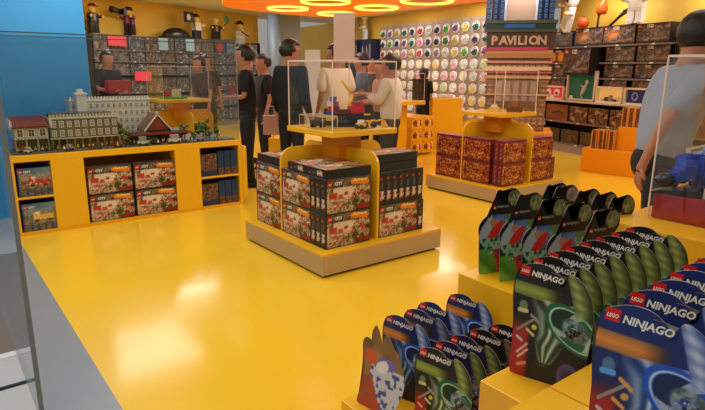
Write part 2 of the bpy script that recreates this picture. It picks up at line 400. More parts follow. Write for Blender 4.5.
stand(*T2, 'yellow display stand on a square plinth stacked with maroon boxes', tz=1.0, fx=-.09, fy=0)
glass_case(T2[0], T2[1], 1.0, .315, .315, .5, 'clear acrylic case on the maroon box stand', edge=.008)
T3 = (-8.35, 3.1)
stand(*T3, 'orange display stand behind the glass of the town model bench', tz=1.05, half=.36)
glass_case(T3[0], T3[1], 1.05, .34, .34, .46, 'clear acrylic case on the stand seen behind the town model')

# calendar boxes on T1; facing -y -> rz 0 ; facing +x -> rz 90
def fill(cx, cy, me, name, cat, grp, tpl, fx, fy, flats=True, pz=.187, topfl=2):
    g = .003; fxx, fyy = cx+fx, cy+fy; lim = .525
    def put(x, y, z, rz, lb, rx=0): thing_mesh(me, name, (x, y, z), rz, tpl % lb, cat, grp, rx)
    layer = ['bottom', 'second']
    # front cell: boxes facing -y beside the divider, then boxes facing +x at the corner
    x0 = fxx+.012; n = 3 if me is ADV else 4
    for k, lv in enumerate(layer):
        z = pz+k*(AH+g)
        put(x0+AW/2, cy-lim+AD/2, z, 0, 'facing left in the %s layer right of divider' % lv)
        put(x0+AW/2, cy-lim+AD*1.5+g, z, 0, 'behind the box right of divider, %s layer' % lv)
        for q in range(3):
            xx = cx+lim-AD/2-q*(AD+g)
            if xx-AD/2 > x0+AW: put(xx, cy-lim+AW/2, z, R(90), 'facing right at the near corner, %s layer, %s from outside' % (lv, ORD[q]))
    # left cell: facing -y
    for k, lv in enumerate(layer):
        z = pz+k*(AH+g)
        for q in range(2): put(fxx-.012-AW/2, cy-lim+AD/2+q*(AD+g), z, 0, 'facing left in the %s layer left of divider, %s row' % (lv, ORD[q]))
    # right cell
    y0 = fyy+.012
    z = pz
    put(cx+lim-AD/2, y0+AW/2, z, R(90), 'facing right in the bottom layer beyond the right divider')
    put(cx+lim-AD*1.5-g, y0+AW/2, z, R(90), 'bottom layer beyond the right divider, second from outside')
    for q in range(1): put(cx+lim-AW/2, y0+AW+g+AD/2+q*(AD+g), z, 0, 'bottom layer edge-on at the right corner, %s one' % ORD[q])
    z = pz+AH+g
    if me is ADV:
        for q in range(7): put(cx+lim-AW/2, y0+AD/2+q*(AD+g), z, 0, 'upright and edge-on beyond the right divider, %s from it' % ORD[q])
    else:
        put(cx+lim-AD/2, y0+AW/2, z, R(90), 'facing right in the second layer beyond the right divider')
        put(cx+lim-AD/2-AD-g, y0+AW/2, z, R(90), 'second layer beyond the right divider, second from outside')
    # lying boxes on top (front art up)
    z = pz+2*(AH+g)+AD/2+.001
    if flats:
        put(cx+lim-.01, cy-lim+AW/2+.01, z, R(90), 'lying flat on top at the near corner', -pi/2)
        put(cx+lim-.015-AH, cy-lim+AW/2+.01, z, R(90), 'lying flat on top beside the left divider', -pi/2)
        for k in range(2):
            put(cx+lim-.02, y0+AW/2+.0, z+k*(AD+g), R(90), 'lying flat beyond the right divider, layer %s' % ['one', 'two'][k], -pi/2)
        put(fxx-.012-AW/2, cy-lim+.02, z, 0, 'lying flat on the left cell', -pi/2)
    # far-left and far cells
    for k, lv in enumerate(layer):
        for q in range(2): put(fxx-.012-AW/2, y0+.05+q*(AD+g)+.2, pz+k*(AH+g), R(180), 'in the far cell, %s layer, %s from the divider' % (lv, ORD[q]))
fill(*T1, ADV, 'calendar_carton', 'box', 'winter calendar boxes on the near stand', 'calendar box on near stand, %s', -.11, -.03)
fill(*T2, MAR, 'castle_carton', 'box', 'maroon boxes on the far stand', 'maroon box on far stand, %s', -.09, 0, flats=False)
0 and thing_mesh(MAR, 'castle_carton', (T2[0]-.35, T2[1]-.2, .187+2*(AH+.003)), R(35), 'single maroon box standing upright on the left cell of the far stand', 'box')
# ================================================================== TOWN MODEL BENCH (left)
BX = -5.67
def bench():
    t = empty('display_bench', (BX, .56, 0), R(90)); tag(t, 'long low yellow display bench with open box compartments under the town model', 'display bench')
    L_ = 2.22; D_ = .78
    b = MB(); b.box(0, 0, .67, L_, D_, .73, b=.004); b.build('bench_top', YEL, t)
    MB().box(.0, .0, 0, L_, D_, .03).build('base_board', YEL2, t)
    MB().box(0, D_-.02, .03, L_, D_, .67).build('back_board', YEL2, t)
    for (a, c, n) in ((0, .03, 0), (.32, .6, 1), (1.47, 1.74, 2), (2.185, 2.22, 3)):
        MB().box(a, 0, .03, c, D_-.02, .67, b=.003).build('upright_panel', YEL, t)
    MB().box(.03, 0.005, .335, .32, D_-.02, .355).build('shelf', YEL, t)
    MB().box(1.74, .005, .335, 2.185, D_-.02, .355).build('shelf', YEL, t)
    MB().box(2.22, .0, .06, 2.29, .3, .66, b=.03).build('rounded_end', YEL, t)
bench()
# cartons in the bench
fire = collage([(120, 130, 96), (150, 40, 26), (170, 150, 120), (70, 90, 70), (160, 60, 36)], 21, 6)
yelc = collage([(90, 110, 100), (176, 130, 50), (150, 140, 110), (110, 80, 50), (190, 150, 60)], 33, 6)
def city_front(art, strip, veh):
    def p(u, v):
        if v > .8: return mixc((46, 92, 132), (120, 140, 140), u)
        if v < .26: return mixc((28, 64, 104), art(u*2.2, v*2), .75 if (u*5) % 1 > .3 else .1)
        if u < .04: return (26, 60, 100)
        if (.3 < u < .88 and .42 < v < .58) or (.3 < u < .5 and .42 < v < .68): return mixc(veh, (230, 226, 210), .9 * (vn(u*20, v*14, 6) > .72))
        if ell(u, v, .4, .40, .06, .07) < 1 or ell(u, v, .76, .40, .06, .07) < 1: return (26, 26, 30)
        return mixc(art(u, v), strip, .5 if v > .58 else .15)
    return p
def city_side(u, v):
    return (20, 56, 96) if vn(u*4, v*12, 9) > .3 else (46, 84, 120)
def city_marks(b, w, d, h):
    y = -d/2-.0014; logo_mark(b, -w*.46, h*.83, h*.12, y); b.text('CITY', -w*.32, h*.84, h*.1, y, (235, 238, 240), .04, 0, w=w*.2)
FIRE = carton_mesh('fire', .285, .12, .255, city_front(fire, (170, 176, 150), (186, 40, 30)), city_side, None, city_marks)
TRUCK = carton_mesh('truck', .285, .12, .255, city_front(yelc, (120, 160, 190), (230, 170, 50)), city_side, None, city_marks)
def bput(me, y, z, lb, off=.05, name='building_set_box', grp=None, rz=R(90)):
    return thing_mesh(me, name, (BX-off, y, z), rz, lb, 'box', grp)
bput(FIRE, .75, .356, 'blue boxed toy set with a red vehicle picture, upper shelf at the bench left end', .08)
bput(TRUCK, .75, .031, 'blue boxed toy set with a yellow truck picture, lower shelf at the bench left end', .08)
for k, lv in enumerate(('bottom', 'top')):
    for q, sd in enumerate(('left', 'right')):
        for r_, dp in enumerate(('front', 'rear')):
            if r_ == 0 or k == 1:
                bput(ADV, 1.385+.435*q, .031+k*.272, 'winter calendar box in the bench, %s %s of the four, %s one' % (lv, sd, dp) if r_ == 0 else 'winter calendar box standing behind the %s %s one in the bench' % (lv, sd), .06+r_*.08, 'calendar_carton', 'winter calendar boxes in the bench')
brn = collage([(96, 64, 48), (150, 110, 84), (60, 46, 52), (130, 70, 46)], 41, 7)
BRN = carton_mesh('brown', .19, .07, .24, lambda u, v: (36, 50, 84) if v < .25 else brn(u, v), (40, 36, 50))
DBL = carton_mesh('dblue', .07, .19, .26, lambda u, v: (20, 58, 92) if v > .3 else brn(u, v), (18, 54, 88))
for k, lv in enumerate(('lower', 'upper')):
    z = .031 if k == 0 else .356
    bput(BRN, 2.40, z, 'brown pictured toy box at the left of the %s right-hand bench shelf' % lv, .06)
    for q in range(3): bput(DBL, 2.54+.076*q, z, 'narrow dark blue box edge-on, %s of three on the %s right-hand bench shelf' % (ORD[q], lv), .12, grp='narrow dark blue boxes')
# bench glass cover (open frame of tinted panes)
def bench_glass():
    t = empty('glass_cover', (BX-.02, .58, .73), R(90)); tag(t, 'large tinted glass cover standing on the yellow bench around the town model', 'display case')
    L_, D_, h = 2.19, .74, 1.05
    MB().box(0, 0, 0, L_, .008, h).build('side_pane', TINTG, t); MB().box(0, D_-.008, 0, L_, D_, h).build('side_pane', TINTG, t)
    MB().box(0, .008, 0, .008, D_-.008, h).build('side_pane', TINTG, t); MB().box(L_-.008, .008, 0, L_, D_-.008, h).build('side_pane', TINTG, t)
    e = .005; ED = mat('dark_glass_edge', (70, 84, 84), .2, 0, .1, 10); b = MB()
    for y in (0, D_): b.box(0, y-e, h-e, L_, y+e, h+e)
    for x in (0, L_): b.box(x-e, 0, h-e, x+e, D_, h+e)
    b.build('pane_rim', ED, t)
    for y in (0, D_): MB().box(L_-e/2, y-e/2, 0, L_+e/2, y+e/2, h).build('corner_strip', mat('pale_glass_edge' if y >= 0 else '', (150, 150, 140), .2, 0, .1, 10), t)
bench_glass()
# diorama; local frame: x along bench (0..2.2), y depth (0 front), z above table
TB = empty  # shorthand
def T(x, y, z=0): return (BX-y, .56+x, .731+z)
tag(MB().box(0, 0, 0, 2.12, .66, .012).build('model_street', mat('grey_brick_street', (92, 100, 108), .5, 0, .25, 40), None, T(.05, .05), R(90)), 'grey toy brick base board under the model town', 'base board')
Z0 = .0135
def win_mesh(w, h, fc, gc):
    b = MB(); b.box(-w/2, -.003, 0, w/2, .0, h, fc); b.box(-w*.36, -.004, h*.08, w*.36, -.0005, h*.92, gc); b.box(-w*.03, -.005, 0, w*.03, -.003, h, fc); b.box(-w/2, -.005, h*.55, w/2, -.003, h*.6, fc)
    return b.mesh('window', PLASTIC)
def house(name, x0, y0, wd, dp, ht, body, label, rows, wcol=(224, 220, 208), glass=(60, 64, 66), trim=(214, 204, 180), roof=None, crenel=False, cols=8, ground=.09, wh=.05):
    t = empty(name, T(x0, y0, Z0), R(90)); tag(t, label, 'toy building')
    b = MB(); b.box(0, 0, ground, wd, dp, ht, body)
    for i in range(cols+1):                                   # ground floor arcade of piers
        x = wd*i/cols; b.box(max(0, x-.008), 0, 0, min(wd, x+.008), .03, ground, body)
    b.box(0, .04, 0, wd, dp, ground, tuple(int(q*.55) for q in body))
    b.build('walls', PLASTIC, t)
    b = MB(); b.box(-.006, -.008, ht-.02, wd+.006, dp, ht, trim); b.box(-.004, -.006, ground-.004, wd+.004, .02, ground+.006, trim)
    if crenel:
        k = int(wd/.028)
        for i in range(k): b.box(wd*i/k+.004, -.006, ht, wd*i/k+.02, .02, ht+.022, trim)
    b.build('cornice', PLASTIC, t)
    me = win_mesh(wd/cols*.62, wh, wcol, glass)
    for r in range(rows):
        zz = ground+.018+r*((ht-.03-ground)/rows)
        for i in range(cols):
            o = bpy.data.objects.new('window', me); C.objects.link(o); o.parent = t; o.location = (wd*(i+.5)/cols, 0, zz)
    if roof: roof(t)
    return t
def red_tile_roof(t):
    b = MB(); w_, d_, z0, z1 = .27, .26, .225, .30
    b.add([(-.02, -.02, z0), (w_+.02, -.02, z0), (w_+.02, d_, z1+.0), (-.02, d_, z1), (-.02, -.02, z0-.01), (w_+.02, -.02, z0-.01), (w_+.02, d_, z0-.01), (-.02, d_, z0-.01)],
          [(0, 1, 2, 3), (4, 7, 6, 5), (0, 4, 5, 1), (1, 5, 6, 2), (3, 7, 4, 0), (2, 6, 7, 3)], (120, 34, 34))
    for i in range(14): b.tube([(w_*(i+.5)/14, -.02, z0+.004), (w_*(i+.5)/14, d_, z1+.004)], .006, (138, 48, 44), 6)
    b.build('tiled_roof', PLASTIC, t)
    g = MB()
    for x in (-.03, w_+.02): g.prism([(0, z0-.02), (.02, z0-.02), (.02, z0+.05), (.008, z0+.07), (0, z0+.05)], 0, d_, (220, 214, 204), M=Matrix.Translation((x, 0, 0)))
    g.build('gable_walls', PLASTIC, t)
    a = MB()
    for i in range(10): a.box(w_*i/10, -.05, .118-.0, w_*(i+.5)/10, -.0, .122, (224, 220, 214)); a.box(w_*(i+.5)/10, -.05, .118, w_*(i+1)/10, -.0, .122, (96, 60, 50))
    a.build('striped_awning', PLASTIC, t)
house('toy_shophouse', .08, .12, .27, .28, .23, (196, 178, 150), 'white toy brick shophouse with a red tiled roof at the left end', 1, cols=3, roof=red_tile_roof, wh=.07, glass=(90, 50, 36), ground=.115)
def cap_roof(t): MB().box(.05, .03, .31, .62, .26, .335, (70, 62, 58)).build('flat_roof', PLASTIC, t)
house('toy_department_building', .37, .13, .60, .3, .30, (118, 104, 78), 'long brown toy brick building with rows of white windows and a pale parapet', 2, cols=9, crenel=True, roof=lambda t: MB().box(.03, .03, .30, .56, .27, .33, (88, 80, 74)).build('flat_roof', PLASTIC, t), ground=.1, wh=.06, glass=(150, 150, 142))
house('toy_town_hall', .62, .46, .78, .2, .44, (206, 200, 186), 'tall white toy brick building with a crenellated roof behind the brown one', 4, cols=14, crenel=True, trim=(226, 222, 212), glass=(120, 116, 108), wh=.045, ground=.1)
MB_ = MB(); MB_.box(0, 0, 0, .09, .12, .16, (210, 206, 196)); MB_.box(-.01, -.01, .16, .1, .13, .175, (224, 220, 210)); MB_.box(.02, .03, .175, .07, .09, .21, (200, 196, 188))
tag(MB_.build('toy_tower', PLASTIC, None, T(.66, .32, .345+.0), R(90)), 'small white toy brick turret rising above the brown building', 'toy building')
def gable_house():
    t = empty('toy_gable_house', T(1.06, .12, Z0), R(90)); tag(t, 'toy hall with a steep red gable and a wide red lower roof', 'toy building')
    b = MB()
    for x in (.04, .14, .24, .34, .44, .54): b.box(x, 0, 0, x+.014, .014, .1, (110, 50, 40))
    b.box(.04, .1, 0, .56, .26, .1, (90, 70, 56)); b.box(.18, .04, .13, .42, .22, .16, (130, 60, 48)); b.build('walls', PLASTIC, t)
    b = MB(); b.box(-.03, -.03, .1, .63, .28, .125, (156, 54, 46)); b.box(0, 0, .125, .6, .26, .135, (70, 84, 80)); b.build('lower_roof', PLASTIC, t)
    b = MB(); b.prism([(.19, .15), (.41, .15), (.3, .31)], .02, .24, (150, 60, 50)); b.build('gable', PLASTIC, t)
    b = MB()
    for (x0, x1, s) in ((.16, .3, 1), (.3, .44, -1)):
        pts = [(x0, .13 if s > 0 else .325), (x1, .325 if s > 0 else .13), (x1, .345 if s > 0 else .155), (x0, .155 if s > 0 else .345)]
        b.prism(pts, 0, .015, (222, 214, 204)); b.prism(pts, .015, .25, (110, 66, 58))
    b.box(.29, 0, .33, .31, .02, .37, (224, 216, 206)); b.build('gable_roof', PLASTIC, t); t.scale = (1, 1, .86)
gable_house()
def toy_car(x, y, col, label, ln=.1, hh=.045, rz=0):
    t = empty('toy_vehicle', T(x, y, Z0), R(90)+rz); tag(t, label, 'toy vehicle', 'toy vehicles in the model town')
    b = MB(); b.box(-ln/2, -.022, .01, ln/2, .022, .01+hh*.45, col, b=.003); b.box(-ln*.32, -.02, .01+hh*.45, ln*.34, .02, .01+hh, mixc(col, (60, 70, 80), .35)); b.box(-ln*.3, -.019, .01+hh, ln*.32, .019, .014+hh, col)
    b.build('body', PLASTIC, t)
    for sx in (-1, 1):
        for sy in (-1, 1):
            wv = MB(); wv.lathe([(.011, -.004), (.011, .004)], (20, 20, 20), 12, Matrix.Translation((sx*ln*.3, sy*.022, .011)) @ Matrix.Rotation(pi/2, 4, 'X')); wv.build('wheel', PLASTIC, t)
for x, y, c, lb, ln, hh in ((.16, .04, (190, 190, 180), 'white toy cart in front of the shophouse', .07, .04), (.13, .085, (200, 70, 30), 'orange toy stall vehicle at the far left corner of the town', .05, .05),
        (.5, .05, (150, 150, 150), 'grey toy car in front of the brown building, left of centre', .09, .04), (.74, .055, (60, 62, 66), 'dark toy car at the doors of the brown building', .1, .04), (.93, .05, (160, 40, 30), 'red toy car by the right corner of the brown building', .08, .04),
        (1.17, .05, (208, 206, 196), 'white toy lorry left of the gable hall steps', .1, .065), (1.3, .06, (50, 60, 50), 'dark green toy jeep in front of the gable hall', .08, .05), (1.49, .045, (210, 206, 200), 'white and red toy van at the right side of the gable hall', .13, .07), (1.78, .08, (190, 186, 170), 'cream toy car near the trees, right end of the town', .08, .04)):
    toy_car(x, y, c, lb, ln, hh)
def toy_tree(x, y, s, lb):
    t = empty('toy_tree', T(x, y, Z0), R(90)); tag(t, lb, 'toy tree', 'toy trees in the model town')
    MB().tube([(0, 0, 0), (.003, 0, s*.5)], [s*.06, s*.04], (90, 60, 36), 8).build('trunk', PLASTIC, t)
    b = MB()
    for i in range(7): b.ball((random.uniform(-.2, .2)*s, random.uniform(-.15, .15)*s, s*(.45+.09*i)), s*.2*(1.1-.1*i), None, s*.14, (46+i*6, 80+i*5, 40), 8)
    b.build('foliage', PLASTIC, t)
for i, (x, y, s) in enumerate(((1.02, .08, .16), (1.0, .3, .2), (1.62, .2, .16), (1.7, .3, .14), (1.83, .24, .17), (1.93, .35, .15), (2.03, .2, .13), (1.7, .06, .1), (1.9, .1, .1), (2.0, .45, .18), (1.5, .5, .2), (.36, .06, .08))):
    toy_tree(x, y, s, 'green toy tree in the model town, %s' % ['beside the brown building right corner', 'behind the brown building right corner', 'nearest the gable hall on its right', 'second right of the gable hall', 'tall one at the middle of the right end', 'rear one towards the right glass', 'low one close to the right glass', 'tiny one at the kerb right of the van', 'small one at the kerb near the right end', 'rearmost at the right end', 'behind the gable hall right side', 'between the shophouse and the brown building'][i])
TF = MB(); TF.box(-.006, -.004, 0, .006, .004, .016, (40, 50, 90)); TF.box(-.008, -.004, .016, .008, .004, .032, (220, 220, 210)); TF.lathe([(.005, .032), (.0055, .036), (.005, .044), (.0, .046)], (230, 190, 40), 8)
tfm = [TF.mesh('toy_person', PLASTIC)]
for c1, c2 in (((30, 30, 34), (170, 40, 34)), ((90, 60, 40), (60, 120, 70)), ((60, 60, 66), (236, 200, 60))):
    b = MB(); b.box(-.006, -.004, 0, .006, .004, .016, c1); b.box(-.008, -.004, .016, .008, .004, .032, c2); b.lathe([(.005, .032), (.0055, .036), (.005, .044), (.0, .046)], (230, 190, 40), 8); tfm.append(b.mesh('toy_person', PLASTIC))
rr = random.Random(3)
for i in range(46):
    x = .1+2.0*i/46+rr.uniform(-.01, .01); y = rr.choice([.022, .085, .1]) if x < 1.6 else rr.uniform(.03, .3)
    side_ = 'in front of the shophouse' if x < .36 else 'in front of the brown building' if x < 1.0 else 'by the gable hall' if x < 1.6 else 'in the square at the right end'
    k = i % 4; thing_mesh(tfm[k], 'toy_person', T(x, y, Z0), R(90)+rr.uniform(-1, 1), 'tiny toy person in %s, %s' % (['white', 'red', 'green', 'yellow'][k], side_), 'toy person', 'tiny %s toy people %s' % (['white', 'red', 'green', 'yellow'][k], side_))

# ================================================================== FAR LEFT SHELVING (seen through the glass)
def shelving(at, a, s0, s1, zs, depth, label, z_top, plinth=.16, tags=True, lip=None, off=0):
    t = empty('shelving_unit', at(s0, off), a); tag(t, label, 'shelving unit')
    L_ = s1-s0
    MB().box(0, depth-.02, 0, L_, depth, z_top).build('back_panel', mat('dark_shelf_back', (52, 42, 38), .7, 0, .1, 10), t)
    MB().box(0, .02, 0, L_, depth-.02, plinth).build('plinth', mat('grey_shelf_base', (150, 140, 128), .5, 0, .05, 10), t)
    for x in (0, L_-.02): MB().box(x, .06, plinth, x+.02, depth-.02, z_top).build('side_panel', DARK, t)
    for z in zs:
        b = MB().box(.021, 0, z-.025, L_-.021, depth-.021, z).build('shelf', mat('grey_shelf_board', (122, 108, 98), .5, 0, .08, 20), t)
        if tags:
            n = max(2, int(L_/.62)); me = MB().box(-.03, -.004, -.024, .03, -.0005, -.001).mesh('price_tag', WHITE)
            for i in range(n):
                g = bpy.data.objects.new('price_tag', me); C.objects.link(g); g.parent = b; g.location = (L_*(i+.5)/n, 0, z)
    return t
shelving(W1, A1, 0, 5.35, [.16, .55, .95, 1.35, 1.62, 1.86], .42, 'long dark shelving of boxed sets on the far left wall', 2.18)
gcols = [[(140, 112, 96), (80, 66, 62), (186, 160, 142)], [(100, 88, 86), (160, 142, 130), (66, 58, 58)], [(116, 112, 124), (76, 74, 84), (180, 176, 180)]]
GC = [carton_mesh('grey_carton', .40, .3, .22, (lambda cc: (lambda u, v: (60, 50, 48) if v < .06 or v > .94 else cc(u, v)))(collage(c, 60+i, 6)), c[1], None, None, .02) for i, c in enumerate(gcols)]
GS = [carton_mesh('grey_carton_tall', .40, .3, .3, (lambda cc: (lambda u, v: (60, 50, 48) if v < .06 or v > .94 else cc(u, v)))(collage(c, 70+i, 6)), c[1], None, None, .02) for i, c in enumerate(gcols)]
BLU = [carton_mesh('pale_carton', .36, .3, .27, collage([(60, 80, 130), (170, 180, 190), (110, 120, 140), (200, 204, 206)], 81, 6), (70, 80, 110), None, None, .02), carton_mesh('poster_carton', .36, .3, .3, lambda u, v: (206, 60, 40) if ell(u, v, .5, .5, .34, .36) < 1 else (66, 76, 110), (60, 66, 90), None, None, .02)]
for r, (z, me_, h_) in enumerate(((1.86, 1, .3), (1.62, 0, .22), (1.35, 0, .22), (.95, 1, .3), (.55, 1, .3), (.16, 1, .3))):
    for i in range(12):
        s = .25+i*.435
        me = (GS if h_ > .25 else GC)[(i*7+r*3) % 3]
        if r == 0 and i >= 8: me = BLU[1] if i == 8 else BLU[0]
        thing_mesh(me, 'boxed_set', W1(s, -.2, z+.001), A1, 'boxed set, %s from left on the %s shelf down, far left wall' % (ORD[i], ORD[r]), 'box', 'boxed sets on the far left wall')
for s, z, c, lb in ((.55, 1.93, (232, 70, 84), 'small glowing red promotional sign at the top of the far left shelves'), (1.15, 1.2, (240, 60, 84), 'small glowing red sign lower on the far left shelves'), (1.78, 1.88, (150, 176, 186), 'pale blue panel sign on the far left shelves'), (2.6, 1.88, (150, 180, 186), 'pale green panel sign right of the blue one on the far left shelves')):
    tag(MB().box(-.22 if c[0] > 200 else -.13, 0, 0, .22 if c[0] > 200 else .13, .02, .2 if c[0] > 200 else .28, c).build('shelf_sign', GLOW, None, W1(s, .06, z), A1), lb, 'sign')

# ================================================================== LIT TUB WALL (back)
def tub_wall():
    b = MB(); b.box(0, 0, .35, 5.95, .1, 2.64)
    o = b.build('tub_wall_panel', mat('pinkish_grey_panel', (172, 154, 142), .5, 0, .04, 5), None, W2(-.12, .02), A2)
    tag(o, 'pinkish grey wall panel holding the rows of lit round tubs', 'wall panel')
    g = MB()
    for k in range(9): g.box(0, -.006, 2.56-.27*k, 5.95, .0, 2.565-.27*k)
    for k in range(18): g.box(-.04+.346*k, -.006, .35, -.034+.346*k, 0, 2.64)
    g.build('panel_seams', mat('panel_seam', (150, 130, 116), .6, 0, .05, 5), o)
tub_wall()
PALE = [(246, 246, 242), (240, 206, 226), (250, 228, 120), (190, 230, 150), (240, 240, 244), (230, 176, 216), (252, 248, 206), (214, 234, 242)]
BOLD = [(40, 120, 60), (150, 120, 190), (210, 190, 70), (0, 96, 80), (16, 26, 110), (210, 36, 50), (214, 222, 222), (30, 40, 120), (80, 180, 80), (150, 90, 180), (236, 226, 90), (0, 110, 90), (20, 20, 90), (90, 190, 70), (190, 30, 60), (230, 150, 200), (240, 130, 40)]
NB = ['green', 'lilac', 'olive yellow', 'teal', 'navy', 'red', 'pale grey', 'blue', 'bright green', 'purple', 'yellow', 'dark teal', 'indigo', 'lime', 'crimson', 'pink', 'orange']
NP = ['white', 'pale pink', 'golden', 'light green', 'pale grey', 'mauve', 'cream', 'ice blue']
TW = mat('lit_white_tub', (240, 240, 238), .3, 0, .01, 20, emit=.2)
def tub_proto(k, col):
    t = empty('brick_tub', (0, 0, 0))
    Mx = Matrix.Rotation(pi/2, 4, 'X')
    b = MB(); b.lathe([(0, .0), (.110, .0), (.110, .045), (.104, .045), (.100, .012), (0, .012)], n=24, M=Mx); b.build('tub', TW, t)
    c = MB()
    rg = random.Random(k)
    for i in range(60 if k < 50 else 26):
        x = rg.uniform(-.085, .085); z = rg.uniform(-.09, .03 if abs(x) < .06 else -.01)
        if hypot(x, z) > .09: continue
        cc = mixc(col, (255, 255, 255) if (rg.random() > .8 or k >= 50) else (10, 10, 20), rg.uniform(0, .25)); s = .019
        c.box(-s, -s, -s, s, s, s, cc, M=Matrix.Translation((x, -.03, z)) @ Matrix.Rotation(rg.uniform(0, 3), 4, 'Y') @ Matrix.Rotation(rg.uniform(0, 1), 4, 'X'))
    c.build('loose_bricks', PLASTIC, t)
    d = MB(); d.ball((0, -.045, 0), .112, .05, .112, n=20, keep=lambda v: v.y < .02); d.build('clear_dome', BLISTER, t)
    return t
protos = {}
for r in range(9):
    for c in range(17):
        z = 2.44-.27*r; bold = r < 3; k = (c*5+r*7+(c*c*r) % 5) % (len(BOLD) if bold else len(PALE))
        if r == 0: k = c % len(BOLD)
        if z < .4: continue
        nm = (NB if bold else NP)[k]; lb = 'lit round tub with %s bricks, %s from the left in the %s row' % (nm, ORD[c], ORD[r])
        loc = W2(.06+.346*c, .03, z)
        if (bold, k) not in protos:
            t = tub_proto(k if bold else k+50, (BOLD if bold else PALE)[k]); protos[(bold, k)] = t; t.location = loc; t.rotation_euler = (0, 0, A2); tag(t, lb, 'brick tub', 'round tubs of bricks on the back wall')
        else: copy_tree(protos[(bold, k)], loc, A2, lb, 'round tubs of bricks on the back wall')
# two dark blue framed cabinets left of the tubs, chef stands above
for i, s in enumerate((-1.36, -.56)):
    t = empty('window_cabinet', W2(s, .25, 1.75), A2); tag(t, 'dark blue framed display cabinet beside the tub wall, %s one' % ('left' if i == 0 else 'right'), 'display cabinet')
    MB().box(-.34, .0, 0, .34, .3, .57).build('cabinet_body', mat('navy_cabinet', (26, 34, 86), .5, 0, .1, 20), t)
    b = MB()
    for x in (-.34, -.01, .31): b.box(x, -.02, 0, x+.03, 0, .57)
    for z in (0, .54): b.box(-.34, -.02, z, .34, 0, z+.03)
    b.build('cabinet_frame', DARK, t)
    b = MB()
    for q in range(9): x = -.28+.07*q; b.box(x, -.01, .06, x+.04, 0, .2+.25*((q*37 % 10)/10), [(60, 90, 180), (170, 150, 120), (120, 120, 150)][q % 3])
    b.build('display_pieces', PLASTIC, t)
MB_ = MB().box(-1.8, 0, 0, -.35, .3, 1.74); tag(MB_.build('low_cabinet', DARK, None, W2(0, .25), A2), 'dark floor cabinet below the blue framed cabinets on the back wall', 'cabinet')
# ================================================================== RIGHT WALL SHELVING
shelving(W3, A3, -.45, 2.4, [.17, .57, .95, 1.22, 1.38, 1.64, 1.925], .40, 'dark wall shelving of space themed boxed sets on the right wall', 2.0, .14)
shelving(W3, A3, 2.42, 5.6, [.17, .57, .95, 1.22, 1.38, 1.64, 1.925], .40, 'dark wall shelving behind the walking man on the right wall', 2.0, .14)
def star_front(seed, glow, gc, dark=(26, 22, 26)):
    cg = collage([(40, 34, 38), (96, 70, 56), (140, 116, 96), (56, 46, 50), (110, 84, 66)], seed, 5)
    def p(u, v):
        c = cg(u, v)
        if v > .88: c = (60, 20, 20) if u < .4 else (30, 22, 26)
        d = ell(u, v, glow, .45, .36, .5)
        c = mixc(gc, c, d) if d < 1 else c
        s = seg(u, v, (.25, .1), (.95, .85))
        if s < .07: c = (130, 120, 116) if vn(u*20, v*14, seed) > .4 else (60, 56, 60)
        if seg(u, v, (.5, .2), (.9, .25)) < .04: c = (150, 110, 80)
        if v < .1: c = (24, 20, 22)
        return c
    return p
def star_marks(b, w, d, h):
    y = -d/2-.0014; logo_mark(b, -w*.47, h*.8, h*.14, y)
    b.text('STAR', -w*.2, h*.87, h*.09, y, (240, 236, 220), .03, 0, w=w*.2); b.text('WARS', -w*.2, h*.78, h*.09, y, (240, 236, 220), .03, 0, w=w*.2)
sx = {}
sx['burst'] = carton_mesh('space_carton', .66, .3, .31, star_front(101, .34, (250, 150, 80)), (40, 24, 22), None, star_marks, .014)
sx['blue'] = carton_mesh('space_carton', .62, .3, .28, star_front(102, .5, (90, 150, 230), (30, 40, 80)), (30, 40, 80), None, star_marks, .014)
sx['dusk'] = carton_mesh('space_carton', .60, .3, .30, star_front(103, .6, (120, 100, 84)), (40, 26, 26), None, star_marks, .014)
sx['dark'] = carton_mesh('space_carton', .60, .3, .26, star_front(104, .5, (96, 70, 54)), (30, 20, 20), None, star_marks, .014)
sx['gold'] = carton_mesh('space_carton', .64, .3, .24, lambda u, v: (50, 30, 26) if v > .86 or v < .08 else ((216, 140, 50) if ell((u*3) % 1, v, .5, .45, .34, .36) < 1 else (120, 70, 30)), (60, 36, 30), None, star_marks, .014)
sx['big'] = carton_mesh('space_carton', .62, .3, .47, star_front(105, .4, (70, 50, 50)), (26, 18, 18), None, star_marks, .014)
sx['low'] = carton_mesh('space_carton', .50, .3, .125, star_front(106, .5, (150, 90, 60)), (30, 20, 20), None, None, .014)
sx['brown'] = carton_mesh('space_carton', .60, .3, .30, lambda u, v: (30, 20, 20) if seg(u, v, (.35, .45), (.6, .6)) < .05 or seg(u, v, (.6, .6), (.75, .5)) < .04 else mixc((150, 92, 60), (96, 52, 36), vn(u*3, v*3, 7)), (60, 34, 26), None, None, .014)
sx['fig'] = carton_mesh('space_carton', .45, .3, .29, collage([(60, 40, 36), (150, 96, 60), (40, 34, 40), (190, 160, 130)], 108, 4), (40, 24, 22), None, None, .014)
sx['wood'] = carton_mesh('space_carton', .45, .3, .25, collage([(80, 50, 36), (50, 44, 36), (110, 80, 50), (60, 70, 46)], 109, 5), (40, 28, 24), None, None, .014)
NW = {'burst': 'box with an orange burst', 'blue': 'blue pictured box', 'dusk': 'grey-brown pictured box', 'dark': 'dark pictured box', 'gold': 'box with three gold panels', 'big': 'large black pictured box', 'low': 'flat dark box', 'brown': 'plain brown box with emblem', 'fig': 'small brown and tan box', 'wood': 'box with a woodland coloured picture'}
def row(lst, z, rown, s0=None):
    for i, (k, s) in enumerate(lst):
        thing_mesh(sx[k], 'space_set_box', W3(s, -.18, z+.001), A3, '%s, %s from left, %s of right wall' % (NW[k], ORD[i], rown), 'box', 'space themed boxes on the right wall')
